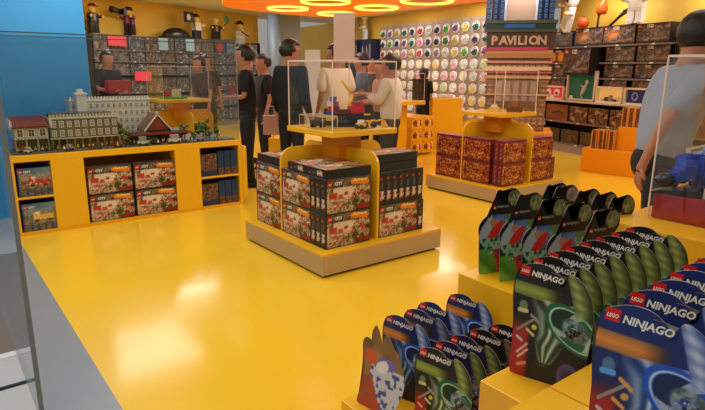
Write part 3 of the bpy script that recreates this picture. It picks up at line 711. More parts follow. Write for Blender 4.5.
row([('blue', -.08), ('burst', .63), ('burst', 1.31), ('dusk', 1.98), ('dusk', 2.75), ('dark', 3.4), ('burst', 4.1), ('dusk', 4.8)], 1.925, 'top shelf')
row([('gold', -.03), ('dark', 1.38), ('dark', 2.03), ('dark', 2.78), ('gold', 3.5), ('dark', 4.2), ('dark', 4.85)], 1.64, 'second shelf')
# the big box spans two shelf heights in front
thing_mesh(sx['big'], 'space_set_box', W3(.67, .07-.0, 1.42), A3, 'large black pictured box reaching over two shelves above the green picture frame', 'box')
row([('low', -.1), ('low', 1.34), ('low', 1.95), ('low', 2.75), ('low', 3.3), ('low', 3.9)], 1.22, 'fourth shelf')
sx['mid'] = carton_mesh('space_carton', .60, .3, .225, star_front(107, .5, (96, 70, 54)), (30, 20, 20), None, star_marks, .014); NW['mid'] = 'low dark pictured box'
row([('mid', -.03), ('mid', 1.38), ('mid', 2.03), ('mid', 2.78), ('mid', 3.45), ('mid', 4.1)], 1.38, 'third shelf')
row([('brown', .0), ('fig', .57), ('fig', 1.05), ('fig', 1.54), ('fig', 2.05), ('brown', 2.85), ('fig', 3.5)], .57, 'shelf below the lit niches')
row([('wood', -.1), ('wood', .4), ('wood', .9), ('wood', 1.4), ('wood', 1.9), ('wood', 2.8), ('wood', 3.4)], .17, 'bottom shelf')
def niche(s, w_, z0, z1, col, label, deco):
    t = empty('display_niche', W3(s, .02, z0), A3); tag(t, label, 'lit display frame'); h = z1-z0
    b = MB()
    for (a, c, d, e) in ((-w_/2, 0, -w_/2+.03, h), (w_/2-.03, 0, w_/2, h), (-w_/2, 0, w_/2, .03), (-w_/2, h-.03, w_/2, h)): b.box(a, -.05, c, d, .015, e)
    b.build('frame', mat('cream_frame', (226, 208, 176), .5, 0, .03, 20), t)
    MB().box(-w_/2+.03, .0, .03, w_/2-.03, .015, h-.03, col).build('backing', GLOW, t)
    b = MB(); deco(b, w_, h); b.build('display_model', PLASTIC, t)
def deco_pods(b, w_, h):
    for x in (-.12, .12): b.ball((x, -.015, h*.5), .085, .02, .07, (226, 220, 214)); b.ball((x, -.02, h*.45), .05, .02, .04, (150, 30, 40))
    b.box(-.06, -.03, .03, .06, -.01, .08, (230, 220, 210))
def deco_fig(b, w_, h):
    b.tube([(.02, -.02, .1), (.08, -.02, .22), (.12, -.02, .3)], [.03, .045, .02], (180, 196, 186)); b.ball((.13, -.02, .33), .04, .02, .04, (214, 220, 210)); b.tube([(.08, -.02, .22), (-.02, -.02, .27)], [.016, .012], (190, 196, 186)); b.tube([(.02, -.02, .1), (.05, -.02, .03)], [.028, .02], (140, 160, 150)); b.box(-.27, -.03, .03, -.19, -.02, .08, (230, 230, 220))
def deco_row(b, w_, h):
    for i in range(5): x = -.18+.09*i; b.box(x, -.04, .03, x+.06, -.01, .07+.03*(i % 3), [(200, 190, 180), (90, 70, 60), (150, 130, 110), (60, 56, 60), (210, 180, 120)][i])
def deco_ring(b, w_, h):
    for x in (-.11, .13):
        for i in range(14): a0 = 2*pi*i/14; b.box(x+.055*cos(a0)-.01, -.012, h*.5+.055*sin(a0)-.01, x+.055*cos(a0)+.01, -.002, h*.5+.055*sin(a0)+.01, (170, 180, 210))
niche(-.08, .66, .97, 1.22, (226, 44, 60), 'red lit display frame with two pale pods on the right wall', deco_pods)
niche(.66, .70, .98, 1.5, (16, 84, 60), 'green framed picture with a pale figure, tallest frame on the right wall', deco_fig)
niche(1.33, .58, .97, 1.24, (232, 196, 120), 'warm cream lit display frame with small models on the right wall', deco_row)
niche(1.95, .60, .97, 1.24, (28, 36, 84), 'navy display frame with round emblems on the right wall', deco_ring)
niche(2.75, .6, .97, 1.24, (232, 190, 110), 'warm lit display frame behind the walking man', deco_row)
tag(MB().box(-1.3, -.1, 0, 1.5, .04, .03).build('ledge', mat('pale_ledge', (200, 190, 172), .5, 0, .04, 10), None, W3(.95, .02, .94), A3), 'pale ledge running under the lit display frames on the right wall', 'ledge')

# ================================================================== TOY FIGURES
def toy_figure(loc, rz, s, label, shirt, legs, hat=None, hatc=(30, 26, 26), prop=None, tilt=0, skin=(240, 196, 70), arms=(.6, .6)):
    t = empty('toy_figure', loc, rz); tag(t, label, 'toy figure'); t.rotation_euler = (0, tilt, rz); k = s
    b = MB()
    for sx_ in (-1, 1): b.box(sx_*.02*k, -.09*k, 0, sx_*.19*k, .1*k, .06*k, legs, b=.01*k); b.box(sx_*.02*k, -.06*k, .05*k, sx_*.19*k, .1*k, .3*k, legs, b=.01*k)
    b.box(-.19*k, -.07*k, .29*k, .19*k, .1*k, .35*k, legs, b=.01*k); b.build('legs', PLASTIC, t)
    b = MB(); b.prism([(-.2*k, .35*k), (.2*k, .35*k), (.14*k, .66*k), (-.14*k, .66*k)], -.08*k, .09*k, shirt); b.box(-.05*k, -.086*k, .4*k, .05*k, -.078*k, .62*k, mixc(shirt, (230, 220, 200), .5)); b.build('torso', PLASTIC, t)
    for sx_, rr_ in ((-1, arms[0]), (1, arms[1])):
        sh = Vector((sx_*.17*k, 0, .62*k)); el = sh+Vector((sx_*.08*k, -.03*k*rr_, -.14*k*(1-rr_*.6))); ha = el+Vector((sx_*.02*k, -.13*k, .1*k*(rr_-.4)))
        a = MB(); a.tube([sh, el, ha], [.06*k, .055*k, .045*k], shirt, 8); a.ball(ha+Vector((0, -.04*k, 0)), .05*k, col=skin, n=8); a.build('arm', PLASTIC, t)
    h = MB(); h.lathe([(.07*k, .65*k), (.07*k, .68*k), (.115*k, .7*k), (.125*k, .73*k), (.125*k, .86*k), (.11*k, .89*k), (.06*k, .9*k), (.06*k, .93*k), (0, .93*k)], skin, 16)
    for x in (-.045, .045): h.box((x-.013)*k, -.13*k, .8*k, (x+.013)*k, -.115*k, .83*k, (20, 20, 20))
    h.box(-.035*k, -.13*k, .745*k, .035*k, -.117*k, .757*k, (20, 20, 20)); h.build('head', PLASTIC, t)
    if hat:
        g = MB(); z = .86*k
        if hat == 'cap': g.lathe([(.13*k, z), (.135*k, z+.05*k), (.1*k, z+.1*k), (0, z+.12*k)], hatc, 16); g.box(-.09*k, -.22*k, z, .09*k, -.1*k, z+.02*k, hatc)
        if hat == 'chef': g.lathe([(.125*k, z-.03*k), (.125*k, z+.07*k), (.16*k, z+.1*k), (.165*k, z+.16*k), (.1*k, z+.2*k), (0, z+.21*k)], hatc, 16)
        if hat == 'tricorn': g.lathe([(.22*k, z+.01*k), (.23*k, z+.04*k), (.12*k, z+.05*k), (.11*k, z+.12*k), (0, z+.13*k)], hatc, 3); g.lathe([(.14*k, z-.01*k), (.14*k, z+.05*k), (0, z+.1*k)], hatc, 16)
        if hat == 'bandana': g.lathe([(.132*k, z-.05*k), (.132*k, z+.04*k), (.09*k, z+.09*k), (0, z+.1*k)], hatc, 16)
        if hat == 'hair': g.ball((0, .01*k, .86*k), .145*k, .15*k, .11*k, hatc, 12)
        if hat == 'helmet': g.lathe([(.15*k, .68*k), (.165*k, .75*k), (.165*k, .85*k), (.13*k, .94*k), (.06*k, .985*k), (0, .99*k)], hatc, 18); g.box(-.1*k, -.17*k, .76*k, .1*k, -.14*k, .84*k, (24, 24, 28), b=.008*k)
        g.build('headgear', PLASTIC, t)
    if prop:
        p = MB(); prop(p, k); p.build('held_item', PLASTIC, t)
    return t
def p_camera(p, k): p.box(-.13*k, -.34*k, .66*k, .13*k, -.2*k, .86*k, (24, 24, 26)); p.tube([(0, -.34*k, .76*k), (0, -.8*k, .8*k)], [.08*k, .11*k], (30, 30, 32), 12)
def p_cable(p, k): p.tube([(-.25*k, -.1*k, .45*k), (-.45*k, -.1*k, .35*k), (-.5*k, -.1*k, .1*k), (-.3*k, -.12*k, .03*k)], .03*k, (30, 26, 28), 8)
def p_flag(p, k): p.tube([(-.28*k, -.16*k, .3*k), (-.4*k, -.16*k, 1.0*k)], .02*k, (60, 50, 40), 8); p.box(-.9*k, -.17*k, .6*k, -.38*k, -.15*k, 1.0*k, (24, 24, 26)); p.ball((-.64*k, -.17*k, .8*k), .12*k, .02*k, .12*k, (210, 206, 200))
def p_net(p, k): p.tube([(.28*k, -.17*k, .4*k), (.4*k, -.17*k, .8*k)], .02*k, (120, 90, 50), 8); p.ball((.45*k, -.17*k, .9*k), .13*k, .05*k, .18*k, (60, 130, 90), 12)
def p_gun(p, k): p.tube([(-.3*k, -.2*k, .62*k), (.2*k, -.2*k, .44*k)], [.02*k, .035*k], (90, 80, 70), 8)
def p_pan(p, k): p.tube([(-.27*k, -.17*k, .5*k), (-.4*k, -.2*k, .75*k)], .02*k, (60, 60, 50), 8); p.ball((-.46*k, -.2*k, .92*k), .15*k, .03*k, .2*k, (70, 120, 80), 12)
zt = 2.18
toy_figure(W1(.17, -.15, zt+.001), A1+.2, .60, 'toy figure in a dark red cap and printed black shirt, leftmost above the shelves', (30, 28, 26), (26, 24, 26), 'cap', (120, 24, 34), p_cable)
toy_figure(W1(1.05, -.15, zt+.001), A1-1.4, .62, 'toy photographer figure in purple aiming a long black camera', (110, 30, 90), (30, 24, 40), 'hair', (26, 22, 24), p_camera, arms=(1, 1))
toy_figure(W1(3.05, -.15, zt+.001), A1+.1, .62, 'toy sailor figure in white with black hat holding a dark emblem flag', (220, 220, 220), (40, 40, 60), 'tricorn', (26, 24, 26), p_flag)
toy_figure(W1(3.72, -.15, zt+.001), A1-.3, .58, 'toy figure in striped bandana with a green net on the far left shelves', (44, 40, 40), (26, 26, 30), 'bandana', (226, 206, 206), lambda p, k: p_net(p, -k if False else k))
toy_figure(W1(4.65, -.15, zt-.15), A1+.1, .72, 'toy officer figure in white with black tricorn and musket nearest the round column', (226, 226, 222), (206, 206, 206), 'tricorn', (24, 24, 26), p_gun)
b = MB(); b.ball((0, 0, .0), .42, .16, .2, (30, 28, 28), 14, keep=lambda v: v.z > -.2); b.box(-.42, -.15, -.03, .42, .15, 0, (40, 34, 30))
tag(b.build('toy_rock', PLASTIC, None, W1(2.38, -.15, zt+.04), A1), 'black rounded toy rock beside the flag-holding figure', 'toy rock')
toy_figure(W2(-.85, .12, 2.321), A2-.3, .62, 'toy chef figure in white hat holding a green pan above the dark blue cabinets', (220, 226, 230), (206, 214, 222), 'chef', (236, 236, 236), p_pan)
toy_figure(W3(.06, .02, 2.236), A3-.35, .7, 'white astronaut toy figure leaning left above the blue box on the right wall', (226, 226, 222), (224, 222, 220), 'helmet', (228, 226, 222), tilt=.5)
toy_figure(W3(1.66, .02, 2.236), A3+.1, .66, 'white astronaut toy figure standing upright above the right wall shelves', (228, 228, 226), (226, 226, 224), 'helmet', (230, 228, 226))
toy_figure(W3(3.1, .02, 2.236), A3+.3, .6, 'white astronaut toy figure at the right edge above the walking man', (228, 228, 226), (226, 226, 224), 'helmet', (230, 228, 226))
def ball_thing(s, z, r, lb):
    t = empty('toy_pumpkin', W3(s, .0, z), A3); tag(t, lb, 'toy pumpkin'); b = MB()
    for i in range(8): a = 2*pi*i/8; b.ball((r*.35*cos(a), r*.35*sin(a), r*.85), r*.62, r*.62, r*.85, (206, 74, 24), 10)
    b.build('fruit', PLASTIC, t); MB().tube([(0, 0, r*1.6), (r*.15, 0, r*2.0)], [r*.15, r*.1], (60, 90, 40), 8).build('stalk', PLASTIC, t)
ball_thing(.50, 2.236, .105, 'round red-orange toy pumpkin between the astronauts on the shelf top')
def tool(s, z, ang, label, kind):
    b = MB(); M_ = Matrix.Rotation(ang, 4, 'Y')
    if kind == 'spear': b.tube([M_ @ Vector(p) for p in ((0, 0, 0), (0, 0, .24), (0, 0, .36))], [.02, .025, .05], (60, 44, 34), 8); b.tube([M_ @ Vector(p) for p in ((0, 0, .36), (0, 0, .5))], [.05, .004], (60, 50, 44), 6, True, .4)
    if kind == 'wrench': b.tube([M_ @ Vector(p) for p in ((0, 0, 0), (0, 0, .2))], .018, (70, 46, 30), 8); b.tube([M_ @ Vector(p) for p in ((0, 0, .2), (-.04, 0, .24), (-.035, 0, .3))], .016, (70, 46, 30), 6); b.tube([M_ @ Vector(p) for p in ((0, 0, .2), (.04, 0, .24), (.035, 0, .3))], .016, (70, 46, 30), 6)
    if kind == 'cone': b.lathe([(.0, 0), (.09, .03), (.1, .12), (.0, .3)], (206, 90, 30), 12, M_)
    tag(b.build('toy_%s' % kind, PLASTIC, None, W3(s, -.10, z), A3), label, 'toy tool')
tool(.74, 2.24, .05, 'small dark toy wrench upright on the boxes of the right wall', 'wrench')
tool(1.02, 2.24, .95, 'long dark toy spear leaning between the two astronaut figures', 'spear')
tool(.78, 2.44, .3, 'orange toy shell shape above the wrench on the right wall', 'cone')

# ================================================================== ORANGE STEP BLOCK, COUNTERS, PAVILION MODEL
def step_block():
    a = atan2(.14, .99); t = empty('step_block', (-4.67, 7.99, 0), a); tag(t, 'orange stepped display block by the right wall with upright boxes on it', 'display block')
    MB().box(0, 0, 0, .95, .75, .36, b=.006).build('lower_step', ORG, t)
    MB().box(.44, .15, .36, .95, .75, .70, b=.006).build('upper_step', ORG, t)
    spn = collage([(196, 110, 40), (60, 36, 26), (150, 80, 30), (90, 60, 40)], 51, 5)
    me = carton_mesh('amber_carton', .085, .3, .27, lambda u, v: (226, 150, 60) if u < .2 or u > .8 else spn(u*.5, v*2), (200, 120, 40), None, None, .012)
    def on(x, y, z): return (-4.67+x*cos(a)-y*sin(a), 7.99+x*sin(a)+y*cos(a), z)
    for i in range(4): thing_mesh(me, 'amber_box', on(.14+.1*i if i < 2 else .16+.1*i, .2+(.0 if i > 2 else 0), .361) if i < 3 else on(.395, .2, .361), a, 'amber edge-on box, %s from the left on the lower step of the orange block' % ORD[i], 'box', 'amber boxes on the orange block')
    for i in range(3): thing_mesh(me, 'amber_box', on(.49+.09*i if i else .49, .36, .701), a, 'amber edge-on box, %s from the left on the upper step of the orange block' % ORD[i], 'box', 'amber boxes on the orange block')
    me2 = carton_mesh('goggle_carton', .28, .2, .29, lambda u, v: (30, 28, 30) if .8 < ell(u, v, .35, .3, .16, .2)*1 < 1.1 or .75 < ell(u, v, .68, .3, .16, .2) < 1.1 else mixc((206, 150, 90), (120, 80, 50), vn(u*4, v*4, 3)), (150, 90, 40), None, None, .01)
    thing_mesh(me2, 'goggle_box', on(.83-.02, .36, .701), a, 'tan box with two dark rings on the upper step of the orange block', 'box')
step_block()
# yellow counter cube with yellow cartons, plain orange cube, case counter
tag(MB().box(-.3, -.3, 0, .3, .3, .68, b=.01).build('counter_cube', YEL, None, (-7.72, 7.15, 0), 0), 'yellow counter cube holding yellow pictured boxes in the middle distance', 'display block')
def yfront(u, v):
    if ell(u, v, .3, .45, .2, .32) < 1: return (60, 90, 50) if vn(u*9, v*8, 2) > .5 else (190, 60, 36)
    if ell(u, v, .72, .5, .2, .3) < 1: return (196, 50, 34) if vn(u*9, v*8, 4) > .4 else (240, 220, 190)
    return (244, 190, 20)
YB = carton_mesh('yellow_carton', .27, .12, .2, yfront, (236, 176, 14), None, lambda b, w, d, h: logo_mark(b, -w*.46, h*.8, h*.15, -d/2-.0014), .012)
for k in range(3):
    for i in range(2):
        thing_mesh(YB, 'yellow_box', (-7.345, 7.01+.285*i, .041+.215*k), R(90), 'yellow pictured box on the right side of the yellow counter, %s column, %s layer up' % (ORD[i], ORD[k]), 'box', 'yellow pictured boxes at the counter')
    tag(MB().box(-.3, -.07, 0, .3, .07, .013).build('wall_shelf', YEL, None, (-7.345, 7.15, .026+.215*k), R(90)), 'yellow ledge under the %s layer of yellow pictured boxes' % ORD[k], 'ledge')
for k in range(3): thing_mesh(YB, 'yellow_box', (-7.62, 6.78, .001+.205*k), 0, 'yellow pictured box in the free stack left of the counter, %s from the floor' % ORD[k], 'box', 'yellow boxes stacked left of the counter')
tag(MB().box(-.29, -.25, 0, .29, .25, .97, b=.01).build('counter_cube', YEL, None, (-7.73, 8.19, 0), R(52)), 'plain orange counter cube in front of the lit tub wall', 'display block')
tag(MB().box(-.14, -.1, 0, .14, .1, .06, b=.01).build('white_tray', WHITE, None, (-7.75, 8.17, .971), R(52)), 'small white tray lying on the plain orange counter', 'tray')
def counter4():
    t = empty('display_table', (-6.82, 6.02, 0), R(0)); tag(t, 'yellow topped display table behind the man in the pale shirt', 'display table')
    MB().box(-.36, -.36, .96, .36, .36, 1.02, b=.006).build('table_top', YEL, t); MB().box(-.16, -.16, 0, .16, .16, .96, b=.01).build('pedestal', YEL, t)
    glass_case(-6.82, 6.02, 1.02, .34, .34, .42, 'clear acrylic case on the table behind the man in the pale shirt')
counter4()
def pavilion():
    t = empty('mall_model', (-5.42, 7.25, 0), R(37)); tag(t, 'tall toy brick model of a shopping mall with PAVILION lettering and blue tower columns', 'building model')
    MB().box(-.56, -.4, 0, .56, .4, .62, b=.01).build('model_plinth', ORG, t)
    b = MB(); br = [(176, 138, 104), (200, 164, 128), (142, 108, 82), (214, 178, 142)]
    rg = random.Random(8)
    for k in range(34):
        z = .62+k*.034
        if z > 1.69: break
        wd = .44+rg.uniform(-.012, .012); c = br[k % 4]; b.box(-wd, -.28+rg.uniform(-.01, .01), z, wd, .3, z+.032, c)
    for k in range(-5, 6): b.box(k*.083-.01, -.31, .62, k*.083+.012, -.26, 1.66, (150, 110, 76))
    [b.box(-.47, -.34, z_, .47, .3, z_+h_, c_) for z_, h_, c_ in ((1.60, .03, (206, 150, 140)), (1.50, .05, (226, 196, 160)), (1.46, .02, (200, 110, 110)), (1.38, .04, (210, 170, 130)), (1.14, .02, (214, 176, 140)))]
    b.build('lower_storeys', PLASTIC, t)
    b = MB(); b.box(-.3, -.315, 1.04, .3, -.285, 1.36, (150, 126, 116))
    for k in range(5): b.box(-.28+.12*k, -.325, 1.06, -.2+.12*k, -.31, 1.34, (176, 156, 146))
    b.build('entrance_glazing', PLASTIC, t)
    b = MB(); b.box(-.5, -.34, 1.67, .5, .3, 1.73, (176, 130, 84)); b.box(-.47, -.35, 1.78, .40, .3, 1.82, (190, 60, 96)); b.box(-.47, -.33, 1.73, .47, .3, 1.78, (196, 150, 96)); b.box(-.46, -.31, 1.78, .46, .3, 2.04, (84, 60, 44)); b.build('cornices', PLASTIC, t)
    for k, ch in enumerate('PAVILION'):
        b = MB(); b.text(ch, -.39+(0, .1, .205, .315, .37, .46, .515, .64)[k], 1.86, .17, -.33, (206, 176, 140), .03); b.text(ch, -.39+(0, .1, .205, .315, .37, .46, .515, .64)[k]+.004, 1.857, .17, -.32, (150, 130, 110), .04)
        b.build('letter', PLASTIC, t)
    b = MB(); b.box(-.5, -.36, 2.03, .5, .34, 2.07, (70, 84, 62)); b.box(-.48, -.34, 2.07, .48, .32, 2.15, (34, 66, 60)); b.box(-.5, -.37, 2.15, .5, .35, 2.19, (76, 92, 66)); b.box(-.22, -.375, 2.08, .2, -.34, 2.14, (40, 90, 170)); b.build('green_band', PLASTIC, t)
    b = MB()
    b.box(-.42, -.2, 2.19, .44, .3, 2.9, (34, 78, 150))
    b.box(-.2, -.25, 2.19, .18, -.19, 2.9, (184, 164, 148)); b.box(-.24, -.24, 2.19, -.2, -.19, 2.9, (210, 220, 230)); b.box(.18, -.24, 2.19, .22, -.19, 2.9, (210, 220, 230))
    b.build('tower_core', PLASTIC, t)
    for (x, w_) in ((-.46, .07), (-.36, .05), (-.27, .05), (.25, .04), (.33, .05), (.41, .07)):
        b = MB()
        for k in range(20): b.box(x-w_*.5, -.3, 2.195+.036*k, x+w_*.5, -.19, 2.226+.036*k, (50, 104, 180) if k % 2 else (36, 80, 146)); b.box(x-w_*.3, -.31, 2.226+.036*k, x+w_*.3, -.2, 2.231+.036*k, (130, 150, 110))
        b.build('tower_column', PLASTIC, t)
pavilion()

# ================================================================== SIGN PANEL AND TOYS ON THE NEAR STAND
def toybox(loc, rz, name, label, cat, parts):
    t = empty(name, loc, rz); tag(t, label, cat)
    for pn, f in parts:
        b = MB(); f(b); b.build(pn, PLASTIC, t)
tag(MB().box(-.088, -.006, 0, .088, .006, .37, b=.003).build('sign_panel', mat('tan_card', (196, 164, 146), .7, 0, .03, 10), None, (-3.79, 2.80, 1.5635), R(52.6-15)), 'plain tan sign panel standing on top of the near acrylic case', 'sign')
TX, TY, TZ = T1[0], T1[1], 1.031
def wheels(b, xs, y, r, col=(20, 20, 22)):
    for x in xs:
        for s in (-1, 1): b.lathe([(r, -.009), (r, .009)], col, 14, Matrix.Translation((x, s*y, r)) @ Matrix.Rotation(pi/2, 4, 'X'))
toybox((TX+.03, TY+.06, TZ), R(70), 'toy_locomotive', 'red toy brick lorry on black wheels inside the near acrylic case', 'toy vehicle', [
    ('body', lambda b: (b.box(-.13, -.045, .09, .13, .045, .11, (30, 28, 30)), b.box(.0, -.045, .11, .12, .045, .17, (190, 24, 30), b=.004), b.box(.03, -.04, .17, .11, .04, .20, (170, 30, 30)), b.box(-.12, -.04, .11, -.01, .04, .145, (96, 24, 24)))),
    ('wheel', lambda b: wheels(b, (-.1, -.04, .08), .045, .03)), ('stand', lambda b: b.box(-.15, -.06, 0.0, .15, .06, .012, (36, 34, 36)))])
toybox((TX-.1, TY-.02, TZ), R(40), 'toy_tower_figure', 'multicoloured toy brick cluster with blue and yellow bricks in the near acrylic case', 'toy model', [
    ('bricks', lambda b: [b.box(x, y, z, x+.045, y+.045, z+.04, c) for (x, y, z, c) in ((-.05, -.03, 0, (60, 40, 40)), (0, -.03, 0, (40, 40, 50)), (-.05, .02, .0, (40, 40, 50)), (0, .02, 0, (60, 50, 40)), (-.05, -.03, .04, (236, 190, 30)), (-.005, -.03, .04, (230, 180, 20)), (-.05, 0, .08, (60, 100, 180)), (0, -.02, .08, (50, 80, 160)), (-.03, -.02, .12, (190, 50, 40)), (.01, 0, .12, (40, 70, 150)), (-.05, .01, .16, (220, 220, 220)), (0, -.01, .16, (150, 60, 50)), (-.02, 0, .2, (60, 90, 170)))])])
toybox((TX-.06, TY+.13, TZ), R(60), 'toy_crane', 'yellow toy crane arm on a blue base in the near acrylic case', 'toy vehicle', [
    ('base', lambda b: (b.box(-.05, -.04, 0.02, .05, .04, .12, (34, 56, 110), b=.004), b.box(-.06, -.05, 0, .06, .05, .02, (20, 20, 22)))), ('boom', lambda b: (b.tube([(0, 0, .12), (.02, 0, .26)], .014, (240, 180, 20), 6), b.tube([(.02, 0, .26), (-.07, 0, .37)], .012, (240, 180, 20), 6)))])
toybox((TX+.18, TY+.16, TZ), R(60), 'toy_loader', 'yellow and black toy loader at the right of the near acrylic case', 'toy vehicle', [
    ('body', lambda b: (b.box(-.07, -.03, .025, .05, .03, .06, (240, 186, 24), b=.003), b.box(-.05, -.025, .06, 0, .025, .1, (30, 30, 32)), b.box(-.05, -.027, .1, 0, .027, .108, (240, 186, 24)))),
    ('bucket', lambda b: (b.tube([(.05, 0, .05), (.1, 0, .06)], .008, (240, 186, 24), 6), b.prism([(.1, .01), (.15, .01), (.12, .06), (.1, .06)], -.035, .035, (236, 180, 20)))), ('wheel', lambda b: wheels(b, (-.045, .03), .034, .026))])
toybox((TX+.24, TY+.02, TZ), R(20), 'toy_skid_steer', 'small yellow toy digger with white trim at the front right of the near case', 'toy vehicle', [
    ('body', lambda b: (b.box(-.035, -.025, .02, .035, .025, .045, (244, 196, 40)), b.box(-.02, -.02, .045, .02, .02, .07, (230, 228, 214)))), ('wheel', lambda b: wheels(b, (-.022, .022), .026, .018))])
toybox((TX-.02, TY-.22, TZ+.001), R(30), 'toy_cart', 'small dark toy engine inside the little inner case', 'toy vehicle', [
    ('body', lambda b: (b.box(-.06, -.025, .015, .06, .025, .06, (74, 60, 52)), b.box(-.03, -.02, .06, .02, .02, .085, (110, 84, 70)))), ('wheel', lambda b: wheels(b, (-.04, .04), .026, .015))])
glass_case(TX-.02, TY-.22, TZ-.0005, .17, .07, .10, 'small low acrylic case inside the near acrylic case, front left', edge=.003)
toybox((T2[0]-.02, T2[1]-.05, 1.001), R(30), 'toy_display_block', 'small cream toy model standing in the case over the maroon boxes', 'toy model', [('bricks', lambda b: (b.box(-.06, -.05, 0, .06, .05, .05, (222, 190, 110)), b.box(-.04, -.03, .05, .03, .03, .08, (230, 226, 210))))])
toybox((T2[0]+.18, T2[1]+.1, 1.001), R(30), 'toy_train', 'brown toy model at the right in the case over the maroon boxes', 'toy model', [('bricks', lambda b: (b.box(-.1, -.05, 0, .08, .05, .06, (110, 70, 46)), b.box(-.05, -.03, .06, .03, .03, .13, (150, 96, 60))))])
toybox((T3[0]+.1, T3[1]-.1, 1.051), R(30), 'toy_garden', 'small toy model with green base in the case behind the town model', 'toy model', [('bricks', lambda b: (b.box(-.2, -.1, 0, .16, .1, .03, (70, 170, 60)), b.box(-.15, -.05, .03, -.05, .04, .1, (200, 60, 40)), b.box(0, -.05, .03, .09, .05, .14, (220, 200, 170))))])
# ================================================================== FRONT TIERED STAND
def tiers():
    t = empty('tiered_stand', (-.97, 1.85, 0)); tag(t, 'large yellow tiered display stand in the foreground carrying the hanging toy cards', 'display stand')
    ox, oy = -.97, 1.85
    def bx(n, x0, y0, x1, y1, z): MB().box(x0-ox, y0-oy, 0, x1-ox, y1-oy, z, b=.004).build(n, YEL, t)
    bx('lowest_tier', -1.62, 1.19, -.935, 1.845, .205)
    bx('left_tier', -1.62, 1.85, -.935, 2.75, .60)
    bx('near_tier', -.93, 1.18, .6, 2.2, .63)
    bx('top_tier', -1.16, 2.205, .7, 3.3, .90)
    MB().box(-.71-ox, .85-oy, .0, .6-ox, 1.175-oy, .718).build('corner_tier', YEL, t)
    MB().box(-.71-ox, 1.18-oy, .631, .6-ox, 2.15-oy, .72, b=.004).build('raised_tray', YEL, t)
tiers()
glass_case(-.52, 2.79, .901, .55, .40, .66, 'large clear acrylic case at the right edge over a red base', edge=.006)
# ---- hanging cards
def smooth_outline(pts, n=6):
    out = []; k = len(pts)
    for i in range(k):
        p0, p1, p2, p3 = [Vector(pts[(i+d) % k]) for d in (-1, 0, 1, 2)]
        for j in range(n):
            t = j/n; out.append(tuple(.5*((2*p1)+(-p0+p2)*t+(2*p0-5*p1+4*p2-p3)*t*t+(-p0+3*p1-3*p2+p3)*t**3)))
    return out
def card_mesh(name, outline, W, H, nx, ny, paint, marks=None, back=(150, 146, 140), th=.003, bow=.0):
    poly = smooth_outline(outline, 5); bm = bmesh.new()
    vs = [bm.verts.new((u*W, 0, v*H)) for u, v in poly]; f = bm.faces.new(vs); bmesh.ops.triangulate(bm, faces=[f])
    for i in range(1, nx):
        g = bm.verts[:]+bm.edges[:]+bm.faces[:]; bmesh.ops.bisect_plane(bm, geom=g, dist=1e-6, plane_co=(W*i/nx, 0, 0), plane_no=(1, 0, 0))
    for i in range(1, ny):
        g = bm.verts[:]+bm.edges[:]+bm.faces[:]; bmesh.ops.bisect_plane(bm, geom=g, dist=1e-6, plane_co=(0, 0, H*i/ny), plane_no=(0, 0, 1))
    bm.verts.index_update(); vv = [v.co.copy() for v in bm.verts]; ff = []
    for f in bm.faces:
        idx = [v.index for v in f.verts]; f.normal_update()
        ff.append(idx if f.normal.y < 0 else idx[::-1])
    bm.free(); b = MB()
    b.add([(p.x, -th, p.z) for p in vv], ff, lambda p: paint(p[0]/W, p[2]/H))
    n = len(poly); b.prism([(u*W, v*H) for u, v in poly], -th+.0002, 0, back)
    if marks: marks(b, W, H, -th-.0006)
    return b.mesh(name, PRINT)
NJ = [(.10, 0), (.05, .03), (.035, .15), (.045, .35), (.02, .55), (.0, .68), (.0, .80), (.025, .89), (.08, .945), (.18, .98), (.30, .995), (.42, .985), (.49, .958), (.55, .925), (.57, .895), (.555, .865), (.58, .84), (.62, .845), (.64, .88), (.645, .925), (.68, .955), (.77, .935), (.87, .875), (.95, .785), (.99, .67), (1.0, .55), (.99, .38), (.965, .2), (.95, .06), (.90, 0), (.5, -.01)]
def sst(a, b, x): t = max(0, min(1, (x-a)/(b-a))); return t*t*(3-2*t)
